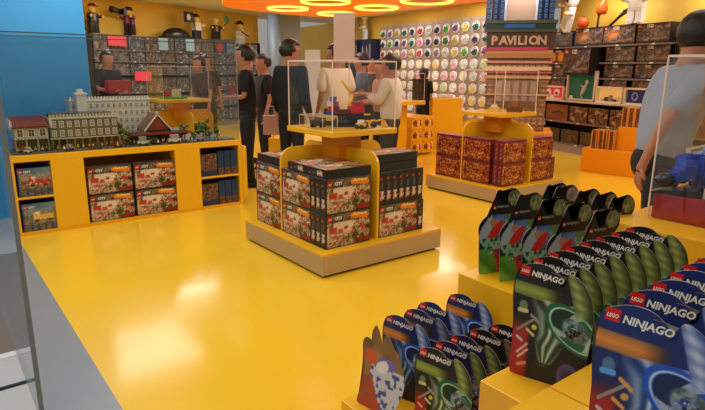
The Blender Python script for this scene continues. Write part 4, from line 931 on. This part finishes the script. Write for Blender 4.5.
def nj_paint(kind):
    # base, warm band, ring plastic, ring highlight, blade light, blade dark, glow
    G = dict(green=((14, 18, 16), (150, 176, 70), (0, 104, 66), (232, 244, 228), (164, 184, 104), (34, 50, 20), (140, 206, 110)),
             blue=((18, 42, 108), (236, 146, 56), (22, 84, 200), (206, 232, 255), (200, 214, 240), (20, 50, 140), (96, 170, 244)),
             slate=((36, 46, 90), (170, 100, 60), (30, 70, 150), (170, 196, 226), (150, 160, 186), (30, 34, 70), (80, 120, 190)),
             violet=((34, 28, 78), (90, 90, 60), (60, 40, 120), (190, 180, 220), (140, 156, 90), (34, 40, 30), (110, 96, 180)),
             black=((16, 16, 18), (80, 66, 50), (60, 64, 62), (170, 170, 168), (128, 108, 92), (30, 24, 22), (90, 90, 90)))[kind]
    base, band, ring, hi, fl, fd, glow = G
    blue = kind in ('blue', 'slate')
    gold = (216, 160, 84) if blue else (214, 206, 140)
    def p(u, v):
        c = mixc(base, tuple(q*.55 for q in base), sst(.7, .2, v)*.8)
        # red strip low on the left
        k = (1-sst(.20, .30, u))*(1-sst(.36, .56, v)); c = mixc(c, (176, 34, 30), k*.95)
        # warm glowing band below the title
        bv = .765-.06*(u-.1); q = abs(v-bv)/.062
        if u < .66: c = mixc(c, mixc(band, (40, 30, 20), sst(.35, .62, u)*.8), (1-sst(.8, 1.05, q))*(1-sst(.5, .66, u))*(.65+.35*(1-q)))
        # funnel of light
        if .10 < v < .70:
            cx = .46+.22*(v-.1); wd = .08+.46*(v-.1); q = abs(u-cx)/wd
            if q < 1 and u > .24:
                st = .5+.5*sin(atan2(v-.08, u-.46)*16+vn(u*7, v*7, 2)*6); c = mixc(c, mixc(glow, hi, st*st), (1-q)**.6*(.3+.7*st)*sst(.08, .2, v))
        c = mixc(c, (26, 28, 32), (1-sst(.10, .14, v))*sst(.28, .34, u)*.8)
        c = mixc(c, (20, 20, 22), (1-sst(.004, .010, abs(v-.15)))*(.34 < u < .84))
        d = ell(u, v, .77, .10, .13, .12); c = mixc(c, mixc((98, 86, 160), (30, 26, 50), 1-d), (1-sst(.85, 1.05, d))*(0 if blue else 1))
        # printed ring
        d = ell(u, v, .79, .50, .37, .165, -.34)
        if d < 1.06:
            inside = mixc(ring, tuple(q*.45 for q in ring), sst(.2, .8, .5+.5*sin(u*9-v*7)))
            th_ = atan2((v-.50)*1.5, u-.79); blade = sst(.45, .7, sin(th_*3+d*4+.8)); inside = mixc(inside, hi, blade*.75*(d > .3))
            if d > .80: inside = mixc(ring, hi, sst(.80, .84, d)*(1-sst(.86, .90, d))*.85)
            c = mixc(inside, c, sst(1.0, 1.05, d))
            d2 = ell(u, v, .81, .50, .19, .10, -.3); c = mixc(mixc((60, 80, 90), (180, 196, 200), vn(u*34, v*44, 3)), c, sst(.8, 1.0, d2))
        # pale curved blade at the upper right
        if v > .58 and u > .6:
            ul = .65+.16*max(0, .93-v)/.35; ur = .66+.335*sqrt(max(.0, 1-((v-.58)/.385)**2)); t_ = (u-ul)/max(.02, ur-ul)
            rib = .5+.5*sin(v*85+u*16); cc = mixc(fl, fd, min(1, abs(t_-.36)/.62)**1.3); cc = mixc(cc, fd, rib*.3)
            c = mixc(c, cc, sst(-.04, .05, t_)*sst(.58, .66, v))
        if u < .02 or v < .006: c = mixc(c, (30, 26, 26), .7)
        # small moulded tools pictured on the left
        def stroke(a, b_, w_, col):
            nonlocal c
            c = mixc(col, c, sst(w_*.8, w_*1.25, seg(u, v, a, b_)))
        if u < .45 and v < .68:
            d = ell(u, v, .15, .62, .055, .045); c = mixc(mixc(glow, (60, 70, 80), .5), c, sst(.85, 1.1, d))
            stroke((.10, .575), (.20, .575), .018, gold if not blue else glow)
            stroke((.10, .40), (.32, .53), .012, (150, 146, 130)); stroke((.26, .55), (.36, .50), .014, gold if blue else (150, 146, 130))
            stroke((.22, .42), (.31, .38), .013, gold)
            d = ell(u, v, .31, .45, .035, .024); c = mixc((226, 206, 60) if not blue else gold, c, sst(.8, 1.1, d))
            stroke((.12, .20), (.24, .29), .011, (226, 190, 160)); stroke((.14, .16), (.25, .24), .011, (226, 190, 160)); stroke((.14, .09), (.24, .12), .014, (206, 150, 110))
            stroke((.10, .34), (.17, .31), .012, (206, 196, 190))
        return c
    return p
def nj_marks(b, W, H, y):
    M_ = Matrix.Translation((W*.07, 0, H*.90)) @ Matrix.Rotation(R(5), 4, 'Y') @ Matrix.Translation((-W*.07, 0, -H*.90))
    logo_mark(b, W*.07, H*.885, W*.12, y, M=M_)
    for ch, x, s in (('N', .19, 1.2), ('INJAG', .275, 1), ('O', .555, 1.25)):
        pass
    b.text('NINJAGO', W*.215, H*.895, W*.10, y-.0004, (232, 234, 230), .035, .12, w=W*.40, M=M_)
    b.add([M_ @ Vector(p) for p in ((W*.44, y, H*.962), (W*.56, y, H*.962), (W*.56, y, H*.967), (W*.44, y, H*.967))], [(0, 1, 2, 3)], (120, 110, 110))
KW, KH = .222, .345
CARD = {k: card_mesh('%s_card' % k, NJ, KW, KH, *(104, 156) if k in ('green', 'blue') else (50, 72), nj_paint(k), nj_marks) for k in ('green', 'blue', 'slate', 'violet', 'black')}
def blister_mesh(cx, cz, rx, rz, d):
    b = MB(); prof = [(1.0, 0), (1.0, .15), (.93, .6), (.75, .9), (.4, 1), (0, 1)]; vs = []; fs = []; n = 20
    for (r, h) in prof:
        for j in range(n): a = 2*pi*j/n; vs.append((cx+rx*r*cos(a), -.004-h*d, cz+rz*r*sin(a)))
    for i in range(len(prof)-1):
        for j in range(n): q = (j+1) % n; fs.append((i*n+j, i*n+q, (i+1)*n+q, (i+1)*n+j))
    b.add(vs, fs, smooth=True); return b.mesh('blister', BLISTER)
BL = blister_mesh(KW*.80, KH*.50, KW*.16, KH*.085, .03)
def spinner_mesh(col, rim):       # small moulded pieces under the clear dome
    b = MB(); rg = random.Random(9)
    for i in range(9):
        x, z = KW*(.80+rg.uniform(-.09, .09)), KH*(.50+rg.uniform(-.045, .045)); s_ = rg.uniform(.005, .008)
        b.box(-s_, -.012, -s_, s_, 0, s_, (col, rim, (170, 176, 180), (34, 36, 40))[i % 4], M=Matrix.Translation((x, -.004, z)) @ Matrix.Rotation(rg.uniform(0, 3), 4, 'Y'))
    return b.mesh('moulded_pieces', PLASTIC)
SP = {'green': spinner_mesh((40, 90, 70), (120, 150, 140)), 'blue': spinner_mesh((40, 80, 160), (120, 150, 200)), 'slate': spinner_mesh((60, 70, 120), (110, 120, 160)), 'violet': spinner_mesh((60, 44, 110), (110, 90, 160)), 'black': spinner_mesh((50, 50, 52), (100, 100, 100))}
def hang_card(kind, x, y, z, label, grp, lean=-.05, rz=R(18), full=True):
    o = thing_mesh(CARD[kind], 'toy_card', (x, y, z), rz, label, 'toy pack', grp, lean)
    for me, nm in (((SP[kind], 'moulded_pieces'), (BL, 'blister')) if full else ()):
        c = bpy.data.objects.new(nm, me); C.objects.link(c); c.parent = o
zg = .632; zb = .722
for i, (x, y) in enumerate(((-.92, 1.285), (-.935, 1.365), (-.94, 1.45), (-.94, 1.535), (-.94, 1.625), (-.94, 1.715), (-.94, 1.81), (-.94, 1.91))):
    hang_card('green', x, y, zg, ['black and green NINJAGO pack frontmost in the green column', 'green NINJAGO pack directly behind the frontmost green one', 'green NINJAGO pack third from the front of the green column', 'green NINJAGO pack fourth from the front of the green column', 'green NINJAGO pack fifth from the front of the green column', 'green NINJAGO pack sixth from the front of the green column', 'green NINJAGO pack seventh back with its pale blade near the yellow top tier', 'rearmost green NINJAGO pack against the yellow top tier'][i], 'green NINJAGO packs on the near tier', full=True)
for i, (x, y) in enumerate(((-.52, 1.0), (-.53, 1.115), (-.53, 1.21), (-.535, 1.305), (-.54, 1.385), (-.54, 1.46), (-.54, 1.54), (-.54, 1.64))):
    hang_card('blue', x, y, zb, 'large blue NINJAGO pack closest to the camera' if i == 0 else 'blue NINJAGO pack, %s from the front of the right blue column' % ORD[i], 'blue NINJAGO packs at the right', full=True)
for i, (x, y, k) in enumerate(((-1.585, 1.365, 'blue'), (-1.58, 1.47, 'slate'), (-1.60, 1.565, 'blue'), (-1.585, 1.735, 'blue'))):
    hang_card(k, x, y, .207, ['blue NINJAGO pack behind the tan card on the lowest tier', 'dull slate blue NINJAGO pack second in the lowest tier left column', 'blue NINJAGO pack third in the lowest tier left column', 'blue NINJAGO pack rearmost and highest on the lowest tier'][i], 'packs in the left column of the lowest tier')
for i, (x, y, k) in enumerate(((-1.31, 1.285, 'green'), (-1.31, 1.365, 'violet'), (-1.31, 1.445, 'violet'), (-1.30, 1.54, 'black'), (-1.28, 1.64, 'black'))):
    hang_card(k, x, y, .207, ['black and green NINJAGO pack at the front of the lowest tier', 'dark violet NINJAGO pack behind the green one on the lowest tier', 'violet NINJAGO pack third back in the lowest tier right column', 'black NINJAGO pack fourth back in the lowest tier right column', 'black NINJAGO pack with brown blade next to the yellow near tier'][i], 'packs in the right column of the lowest tier')
# two-lobed cards
LB = [(.06, 0), (.04, .2), (.03, .42), (.0, .50), (.0, .56), (.05, .62), (.14, .67), (.24, .70), (.30, .76), (.33, .85), (.38, .92), (.43, .975), (.51, .98), (.535, .945), (.49, .90), (.50, .845), (.57, .81), (.65, .825), (.69, .875), (.68, .93), (.71, .975), (.79, .995), (.89, .975), (.97, .93), (1.0, .87), (.985, .81), (.93, .76), (.87, .72), (.86, .66), (.83, .58), (.80, .45), (.76, .25), (.74, 0), (.4, -.005)]
def lb_paint(tan=False, kind=0):
    def p(u, v):
        if tan:
            c = mixc((176, 136, 76), (110, 76, 36), vn(u*5, v*5, 3))
            if v < .55 and u > .3-.3*(.55-v): c = mixc((206, 212, 226), (60, 80, 150), 1.0 if vn(u*16, v*20, 7) > .62 else .05)
            if v < .38 and u < .55-.6*v: c = mixc((206, 60, 34), (110, 90, 80), vn(u*14, v*20, 9)*.7)
            if ell(u, v, .26, .62, .14, .09) < 1: c = (214, 90, 40)
            if ell(u, v, .62, .60, .2, .07) < 1: c = (110, 110, 180)
            if ell(u, v, .52, .55, .14, .07, .3) < 1: c = (230, 230, 236)
            return c
        c = (16, 18, 22)
        if v > .7:
            if ell(u, v, .83, .88, .15, .09) < 1: c = mixc((156, 164, 104), (70, 76, 50), vn(u*22, v*30, 4))
            if kind == 1 and ell(u, v, .83, .88, .15, .09) < 1: c = mixc((70, 90, 170), (190, 150, 60), vn(u*22, v*30, 4))
            return c
        d = ell(u, v, .42, .56, .42, .17, .35)
        if d < 1: c = mixc((130, 170, 206), (40, 66, 120), d) if u > .3 else (150, 170, 180)
        if ell(u, v, .36, .60, .10, .045) < 1: c = (176, 120, 90)
        if ell(u, v, .40, .50, .22, .07, .5) < 1: c = (196, 34, 30)
        if v < .42 and u > .1:
            c = (120, 180, 140) if v > .30 and u < .66 else c
            if v > .30 and vn(u*16, v*20, 2) > .62 and u < .66: c = (30, 60, 40)
        if v <= .30: c = mixc((60, 130, 40), (130, 190, 70), vn(u*4+v*9, v*3, 6)) if u < .40+(.0-v)*.5+.1 else (190, 30, 34)
        if .2 < v < .3 and u > .38 and (ell(u, v, .5, .25, .07, .03) < 1 or ell(u, v, .66, .26, .07, .03) < 1): c = (90, 60, 110)
        if u > .64 and .35 < v < .72: c = mixc((150, 180, 150), (60, 100, 60), vn(u*20, v*26, 8))
        return c
    return p
def lb_marks(b, W, H, y):
    M_ = Matrix.Identity(4)
    logo_mark(b, W*.33, H*.76, W*.07, y); b.text('NINJAGO', W*.42, H*.775, W*.06, y-.0004, (150, 150, 130), .03, .1, w=W*.28)
LW, LH = .215, .388
LM = [card_mesh('lobed', LB, LW, LH, 40, 70, lb_paint(False, k), lb_marks) for k in (0, 1)]
LBT = [(.02, 0), (.08, .2), (.13, .42), (.12, .54), (.07, .64), (.06, .75), (.12, .82), (.21, .82), (.26, .79), (.25, .9), (.32, 1.0), (.41, .93), (.49, .80), (.51, .89), (.57, .94), (.66, .88), (.8, .75), (.93, .62), (1, .48), (.97, .33), (.87, .15), (.78, 0), (.4, -.005)]
LT = card_mesh('lobed_tan', LBT, .225, .345, 40, 64, lb_paint(True), None, (170, 140, 90))
LBL = blister_mesh(LW*.4, LH*.2, LW*.26, LH*.15, .04)
def lob(me, x, y, z, label, grp, rz=R(72), lean=-.05, bl=True):
    o = thing_mesh(me, 'toy_card', (x, y, z), rz, label, 'toy pack', grp, lean)
    if bl: c = bpy.data.objects.new('blister', LBL); C.objects.link(c); c.parent = o
for i, x in enumerate((-1.56, -1.445, -1.33, -1.215, -1.10)):
    lob(LM[0], x, 1.905, .601, 'dark two-lobed pack with a red shape, %s from left in the front row' % ORD[i], 'two-lobed packs in the front row')
for i, (x, k) in enumerate(((-1.50, 0), (-1.45, 1), (-1.34, 0), (-1.26, 0), (-1.185, 0))):
    lob(LM[k], x, 2.19, .601, '%stwo-lobed pack, %s from the left in the rear row' % (['dark ', 'dark multicoloured ', 'dark ', 'dark ', 'dark '][i], ORD[i]), 'two-lobed packs in the rear row')
lob(LT, -1.575, 1.235, .207, 'tan, white and orange horned card at the left front of the lowest tier', None, R(10), -.08, False)
# ---- inside the right-hand case
t = empty('model_base', (-.52, 2.79, .902)); tag(t, 'glossy dark red box base inside the large right-hand case', 'display base')
MB().box(-.54, -.39, 0, .54, .39, .105, b=.003).build('red_box', mat('red_gloss', (158, 14, 18), .25, 0, .04, 5), t)
b = MB(); b.ball((-.47, -.29, .106), .018, .03, .004); b.build('gold_emblem', mat('gold_print', (206, 150, 50), .3, .6, .1, 50), t)
def dragon():
    t = empty('toy_dragon', (-.90, 2.60, 1.008), R(60)); tag(t, 'blue toy brick creature crouching on the red base in the right-hand case', 'toy model')
    b = MB(); rg = random.Random(5)
    for i in range(26):
        a_ = i/25; x = -.2+.4*a_; z = .05+.06*sin(a_*7)+.02; s = .022+.02*sin(a_*pi)
        b.box(x-s, -s, z-s, x+s, s, z+s, mixc((24, 54, 170), (90, 120, 210), rg.random()*.6), M=Matrix.Translation((0, 0, 0)) @ Matrix.Rotation(.2*sin(i), 4, 'X'))
    b.build('body', PLASTIC, t)
    for sx_ in (-.14, -.04, .06, .15):
        for sy in (-1, 1): MB().tube([(sx_, sy*.02, .05), (sx_+.01, sy*.06, .05), (sx_-.01, sy*.075, 0.006)], [.014, .012, .009], (30, 34, 60), 6).build('leg', PLASTIC, t)
    MB().tube([(.12, 0, .12), (.05, 0, .2), (-.05, 0, .22), (-.12, -.02, .16)], [.02, .012, .01, .006], (120, 150, 230), 8).build('horn', PLASTIC, t)
    MB().ball((-.24, 0, .06), .045, .035, .03, (40, 44, 60), 10).build('head', PLASTIC, t)
dragon()
toybox((-.95, 2.46, 1.008), R(15), 'toy_sled', 'flat black toy craft lying in front of the blue creature', 'toy model', [('bricks', lambda b: (b.prism([(-.14, 0), (.1, 0), (.06, .022), (-.1, .016)], -.04, .04, (30, 28, 32)), b.box(-.02, -.03, .02, .04, .03, .034, (60, 60, 70))))])
tag(MB().box(-.03, -.001, 0, .03, .001, .045).build('info_card', WHITE, None, (-.86, 2.44, 1.009), R(50)), 'small white card at the front of the red base', 'card')
tag(MB().box(-.1, -.002, 0, .1, .002, .25).build('notice_sheet', WHITE, None, (-1.06, 3.17, 1.0), R(50)), 'white printed notice sheet seen through the right-hand case', 'notice')
o = bpy.data.objects['notice_sheet']; b = MB()
for k in range(9): b.box(-.08, -.004, .03+.022*k, .04+.04*((k*7) % 3)/3, -.0022, .036+.022*k)
b.box(-.08, -.004, .225, .0, -.0022, .238); b.build('printed_lines', mat('grey_ink', (120, 120, 124), .7), o); o.rotation_euler = (-.1, -.25, R(45)); o.location = (-1.10, 3.16, .905)

# ================================================================== PEOPLE
SKIN = mat('light_brown_skin', (180, 122, 92), .5, 0, .05, 30); SKIN2 = mat('tan_skin', (168, 112, 82), .5, 0, .05, 30)
HAIR = mat('black_hair', (20, 16, 15), .45, 0, .3, 90, bump=.4)
PEOPLE = []
def skin_obj(name, parent, chains, mats, sub=2):
    vs = []; es = []; rad = []; roots = []
    for ch in chains:                       # chain: list of (key|None, pos, r or (rx,ry), link key)
        keys = {}
        for (k, p, r, lk) in ch:
            i = len(vs); vs.append(p); rad.append(r if hasattr(r, '__len__') else (r, r)); keys[k] = i
            if lk is None: roots.append(i)
            else: es.append((keys[lk], i))
    me = bpy.data.meshes.new(name); me.from_pydata(vs, es, []); o = bpy.data.objects.new(name, me); C.objects.link(o); o.parent = parent
    md = o.modifiers.new('s', 'SKIN'); md.use_smooth_shade = True
    if not me.skin_vertices: me.skin_vertices.new()
    for i, r in enumerate(rad): me.skin_vertices[0].data[i].radius = r; me.skin_vertices[0].data[i].use_root = i in roots; me.skin_vertices[0].data[i].use_loose = False
    md2 = o.modifiers.new('u', 'SUBSURF'); md2.levels = sub; md2.render_levels = sub
    o['mats_'] = 0; PEOPLE.append((o, mats)); return o
def person(loc, face, H, label, shirt, trousers, arms, legs=None, long_=False, skin=None, hairlen=0, headturn=0, lean=0, skirt=False, hat=None):
    """face: direction (deg, world) the person looks; local frame faces -Y."""
    rz = R(face)+pi/2; t = empty('person', loc, rz); tag(t, label, 'person'); k = H/1.75; sk = skin or SKIN
    def P(x, y, z): return (x*k, (y-lean*max(0, z-.95))*k, z*k)
    L = legs or [((.10, -.01, .50), (.10, .03, .085)), ((-.10, -.01, .50), (-.10, .03, .085))]
    A = arms                                # [(elbow),(wrist)] for left(+x), right(-x)
    body = [('pel', P(0, 0, .95), (.14*k, .10*k), None), ('sp', P(0, .01, 1.14), (.125*k, .09*k), 'pel'), ('ch', P(0, 0, 1.33), (.15*k, .10*k), 'sp'), ('nk', P(0, .01, 1.49), (.06*k, .06*k), 'ch'),
            ('hb', P(0, -.018, 1.565), (.082*k, .1*k), 'nk'), ('hm', P(0, -.012, 1.65), (.105*k, .128*k), 'hb'), ('ht', P(0, .0, 1.72), (.1*k, .12*k), 'hm'), ('hq', P(0, 0, 1.76), (.06*k, .07*k), 'ht')]
    for s, (kn, an) in zip((1, -1), L):
        n = 'L' if s > 0 else 'R'
        body += [('h'+n, P(.09*s, 0, .90), .085*k, 'pel'), ('k'+n, P(*kn), .055*k, 'h'+n), ('a'+n, P(*an), .038*k, 'k'+n)]
    chains = [body]
    for s, (el, wr) in zip((1, -1), A):
        n = 'L' if s > 0 else 'R'; sh = (.175*s, .0, 1.43)
        body += [('s'+n, P(*sh), .05*k, 'ch'), ('e'+n, P(*el), .036*k, 's'+n), ('w'+n, P(*wr), .025*k, 'e'+n)]
        d = (Vector(wr)-Vector(el)).normalized(); pm = Vector(wr)+d*.055; kn_ = Vector(wr)+d*.09
        body += [('p'+n, P(*pm), (.034*k, .018*k), 'w'+n)]
        side = d.cross(Vector((0, 1, 0))) if abs(d.y) < .8 else d.cross(Vector((0, 0, 1))); side.normalize(); pn = d.cross(side).normalized()
        if s < 0: pn = -pn
        if pn.y > .3: pn = -pn
        for q in range(4):
            off = side*(-.027+.018*q); ln = (.062, .074, .07, .052)[q]; b0 = pm+off*.8; b1 = kn_+off; b2 = b1+d*ln*.5+pn*ln*.12; b3 = b2+d*ln*.4+pn*ln*.3
            chains.append([(0, P(*b0), .009*k, None), (1, P(*b1), .0095*k, 0), (2, P(*b2), .0085*k, 1), (3, P(*b3), .007*k, 2)])
        th_ = Vector(wr)+d*.03; chains.append([(0, P(*th_), .011*k, None), (1, P(*(th_-side*.035+d*.025)), .011*k, 0), (2, P(*(th_-side*.045+d*.06+pn*.015)), .009*k, 1)])
    bo = skin_obj('body', t, chains, [sk])
    bo['face_'] = [k, lean, headturn]
    # shirt
    r = 1.0
    sh = [('pel', P(0, 0, .90), (.19*k, .145*k), None), ('sp', P(0, .01, 1.12), (.175*k, .14*k), 'pel'), ('ch', P(0, 0, 1.32), (.205*k, .15*k), 'sp'), ('nk', P(0, .012, 1.47), (.09*k, .085*k), 'ch')]
    for s, (el, wr) in zip((1, -1), A):
        n = 'L' if s > 0 else 'R'; e = Vector(el); s0 = Vector((.18*s, 0, 1.425)); w_ = Vector(wr)
        sh += [('s'+n, P(*s0), .085*k, 'ch')]
        if long_: sh += [('e'+n, P(*e), .062*k, 's'+n), ('w'+n, P(*(e+(w_-e)*.9)), .04*k, 'e'+n)]
        else: sh += [('e'+n, P(*(s0+(e-s0)*.85)), .072*k, 's'+n)]
    skin_obj('shirt', t, [sh], [shirt])
    tb = MB(); tb.ball(P(0, .005, .94), .165*k, .125*k, .13*k, n=18)
    for s, (kn, an) in zip((1, -1), L):
        hp = Vector(P(.082*s, 0, .93)); kv = Vector(P(*kn)); av = Vector(P(an[0], an[1], an[2]-.01)); pts = [hp, hp.lerp(kv, .35), hp.lerp(kv, .75), kv, kv.lerp(av, .4), av]
        tb.tube(pts, [.088*k, .092*k, .074*k, .066*k, .06*k, .054*k], n=16)
    tb.build('trousers', trousers, t)
    for s, (kn, an) in zip((1, -1), L):
        b = MB(); zf = an[2]-.085
        b.ball((an[0]*k, (an[1]-.06)*k, (zf+.045)*k), .05*k, .14*k, .05*k, n=14); b.box((an[0]-.045)*k, (an[1]-.17)*k, zf*k+.001, (an[0]+.045)*k, (an[1]+.06)*k, (zf+.02)*k, b=.006); b.build('shoe', DARK if zf < .02 else DARK, t)
    # hair
    b = MB(); Mh = Matrix.Translation(Vector(P(0, -.005, 1.66))) @ Matrix.Rotation(headturn, 4, 'Z')
    bm = bmesh.new(); bmesh.ops.create_uvsphere(bm, u_segments=20, v_segments=14, radius=1)
    lim = -.75-hairlen
    bmesh.ops.delete(bm, geom=[v for v in bm.verts if (v.co.z < .3 and v.co.y < -.42-.5*min(0, v.co.z)) or (v.co.z < lim)], context='VERTS'); bm.verts.index_update()
    vs = [Mh @ Vector((v.co.x*.109*k*(1+.04*sin(9*v.co.z+5*v.co.x)), (v.co.y*.133+.004)*k, (v.co.z*(.128 if v.co.z > 0 else .12+hairlen*.12)+.008)*k)) for v in bm.verts]; b.add(vs, [[v.index for v in f.verts] for f in bm.faces], smooth=True); bm.free()
    ho = b.build('hair', hat or HAIR, t); md = ho.modifiers.new('d', 'SOLIDIFY'); md.thickness = .012*k; md.offset = -1
    return t
def bake_people():
    bpy.context.view_layer.update(); dg = bpy.context.evaluated_depsgraph_get(); new = []
    for o, mats in PEOPLE: new.append(bpy.data.meshes.new_from_object(o.evaluated_get(dg)))
    for (o, mats), me in zip(PEOPLE, new):
        if 'face_' in o:
            k, lean, ht = o['face_']; bm = bmesh.new(); bm.from_mesh(me); base = Vector((0, (-.016-lean*.7)*k, 1.635*k)); Rm = Matrix.Translation(base) @ Matrix.Rotation(ht, 4, 'Z')
            def blob(c, r, mi=0):
                n0 = len(bm.faces); g = bmesh.ops.create_uvsphere(bm, u_segments=10, v_segments=8, radius=1)
                for v in g['verts']: v.co = Rm @ Vector(((c[0]+v.co.x*r[0])*k, (c[1]+v.co.y*r[1])*k, (c[2]+v.co.z*r[2])*k))
                bm.faces.ensure_lookup_table()
                for f in bm.faces[n0:]: f.material_index = mi; f.smooth = True
            blob((0, -.092, -.008), (.014, .02, .026)); blob((0, -.098, -.024), (.019, .014, .011))
            for s in (-1, 1): blob((s*.078, .006, -.002), (.01, .02, .03)); blob((s*.03, -.082, .014), (.013, .008, .008), 1); blob((s*.031, -.088, .014), (.006, .005, .006), 2); blob((s*.031, -.084, .034), (.018, .006, .004), 2)
            blob((0, -.084, -.048), (.024, .009, .007), 3)
            bm.to_mesh(me); bm.free(); del o['face_']
            mats = mats+[mat('eye_white', (226, 220, 214), .3), HAIR, mat('lip_skin', (150, 84, 76), .5)]
        del o['mats_']; o.modifiers.clear(); o.data = me; me.materials.clear()
        for m_ in mats: me.materials.append(m_)
BLK = mat('black_fabric', (20, 20, 23), .85, 0, .2, 14, bump=.9); NAV = mat('dark_navy_fabric', (26, 32, 44), .8, 0, .15, 14, bump=.9); BEI = mat('pale_beige_fabric', (232, 216, 192), .85, 0, .06, 14, bump=.9)
GRYS = mat('grey_shirt_fabric', (96, 104, 120), .85, 0, .08, 14, bump=.9); PALE_ = mat('pale_grey_shirt', (216, 208, 196), .85, 0, .06, 14, bump=.9); BSH = mat('blue_grey_shirt', (150, 160, 184), .85, 0, .08, 14, bump=.9); JEAN = mat('dark_trousers', (24, 24, 30), .85, 0, .15, 14, bump=.9); REDF = mat('dull_red_fabric', (150, 30, 34), .8, 0, .1, 14, bump=.9); CHAR = mat('charcoal_fabric', (58, 54, 56), .85, 0, .1, 14, bump=.9); PINK = mat('dusty_pink_fabric', (176, 130, 116), .85, 0, .1, 14, bump=.9)
hang = [((.23, .02, 1.14), (.25, -.06, .90)), ((-.23, .02, 1.14), (-.25, -.06, .90))]
fwd = [((.22, -.02, 1.16), (.12, -.24, 1.14)), ((-.22, -.02, 1.16), (-.12, -.24, 1.14))]
fwdhi = [((.21, -.08, 1.2), (.08, -.28, 1.27)), ((-.21, -.08, 1.2), (-.08, -.28, 1.27))]
IL = math.degrees(atan2(-.79, -.61))   # towards image left
person((-6.54, 3.3, 0), IL+10, 1.74, 'man in black t-shirt and trousers holding his hands together beside the town model', BLK, JEAN, fwd)
person((-7.35, 4.0, 0), IL+25, 1.66, 'person in black behind the man beside the town model', BLK, JEAN, hang, headturn=.3)
person((-6.02, 3.64, 0), 38+70, 1.80, 'man with short black hair in a dark jacket turned away, looking right', BLK, JEAN, hang, long_=True, headturn=-.6)
person((-6.0, 4.3, 0), IL-55, 1.77, 'bearded man in a pale beige t-shirt behind the near acrylic case', BEI, JEAN, [((.24, .03, 1.14), (.20, -.12, .95)), ((-.24, .03, 1.14), (-.2, -.12, .95))], skin=SKIN2, headturn=.9)
person((-6.95, 5.62-.15, 0), IL, 1.70, 'man in a grey shirt between the beige t-shirt and the pale shirt', GRYS, JEAN, fwd)
person((-6.3, 5.33, 0), IL+20, 1.60, 'woman in dusty pink with bare arms behind the man in the pale shirt', PINK, JEAN, fwd, hairlen=.8)
person((-5.13, 4.48, 0), IL-22, 1.64, 'man in an untucked pale grey long-sleeved shirt looking down at his hands', PALE_, CHAR, fwdhi, long_=True)
person((-8.3, 8.12, 0), 100, 1.5, 'person in black with a dark backpack in front of the tub wall', BLK, JEAN, hang, hairlen=.3)
person((-10.2, 2.6, 0), 20, 1.72, 'man in black holding a red box by the far left shelves', BLK, JEAN, fwd)
person((-9.55, 3.95, 0), IL+60, 1.66, 'woman in a charcoal sleeveless top seen through the bench glass', CHAR, JEAN, hang, hairlen=1.2)
person((-8.15, 4.12, 0), IL+160, 1.64, 'person in dark clothes with a red bag seen through the bench glass right part', CHAR, JEAN, fwd, hairlen=.5)
person((-10.1, 4.3, 0), -20, 1.7, 'distant person in black by the left shelves between two others', BLK, JEAN, hang)
person((-7.35, 6.5, 0), -50, 1.18, 'small child with dark hair looking over the yellow table', PINK, JEAN, fwd)
person((-9.2, 7.5, 0), -60, 1.66, 'distant person in charcoal facing the camera near the tub wall', CHAR, JEAN, hang, hairlen=.5)
person((-1.55, 3.48, 0), 52, 1.80, 'man in a blue-grey shirt walking past behind the right-hand case', BSH, JEAN, [((.25, -.12, 1.15), (.22, -.3, 1.0)), ((-.25, .17, 1.2), (-.24, .2, .98))],
       legs=[((.10, -.18, .52), (.10, -.20, .085)), ((-.10, .02, .52), (-.10, .28, .12))], lean=.22, headturn=0)
person((-2.2, 6.9, 0), 200, 1.7, 'person in dark clothes partly hidden at the right edge behind the walking man', CHAR, JEAN, fwd)
bake_people()
def bag(loc, rz, w_, h_, m_, label, d=.08):
    t = empty('carrier_bag', loc, rz); tag(t, label, 'bag'); MB().box(-w_/2, -d/2, 0, w_/2, d/2, h_, b=.01).build('bag_body', m_, t)
    for s in (-1, 1): MB().tube([(-w_*.25, s*d*.4, h_-.01), (-w_*.2, s*d*.4, h_+.12), (w_*.2, s*d*.4, h_+.12), (w_*.25, s*d*.4, h_-.01)], .005, n=6).build('handle', m_, t)
bag((-6.75, 3.78, .62), R(52), .24, .26, mat('pale_pink_bag', (214, 170, 160), .6), 'pale pink bag carried between the two men in black')
bag((-6.95, 3.98, .12), R(52), .26, .42, mat('yellow_bag', (250, 200, 20), .5), 'bright yellow shopping bag between the two men in black')
bag((-8.12, 7.85, .9), R(100), .3, .42, BLACK, 'dark backpack worn by the person before the tub wall', .16)
tag(MB().box(-.22, -.05, 0, .22, .05, .2, b=.006).build('red_gift_box', REDF, None, (-9.93, 2.68, 1.08), R(110)), 'dull red box held by the man at the far left shelves', 'box')
tag(MB().box(-.14, -.05, 0, .14, .05, .2, b=.01).build('red_pouch', REDF, None, (-8.02, 3.9, 1.05), R(60)), 'red pouch held in front of the person behind the bench glass', 'bag')
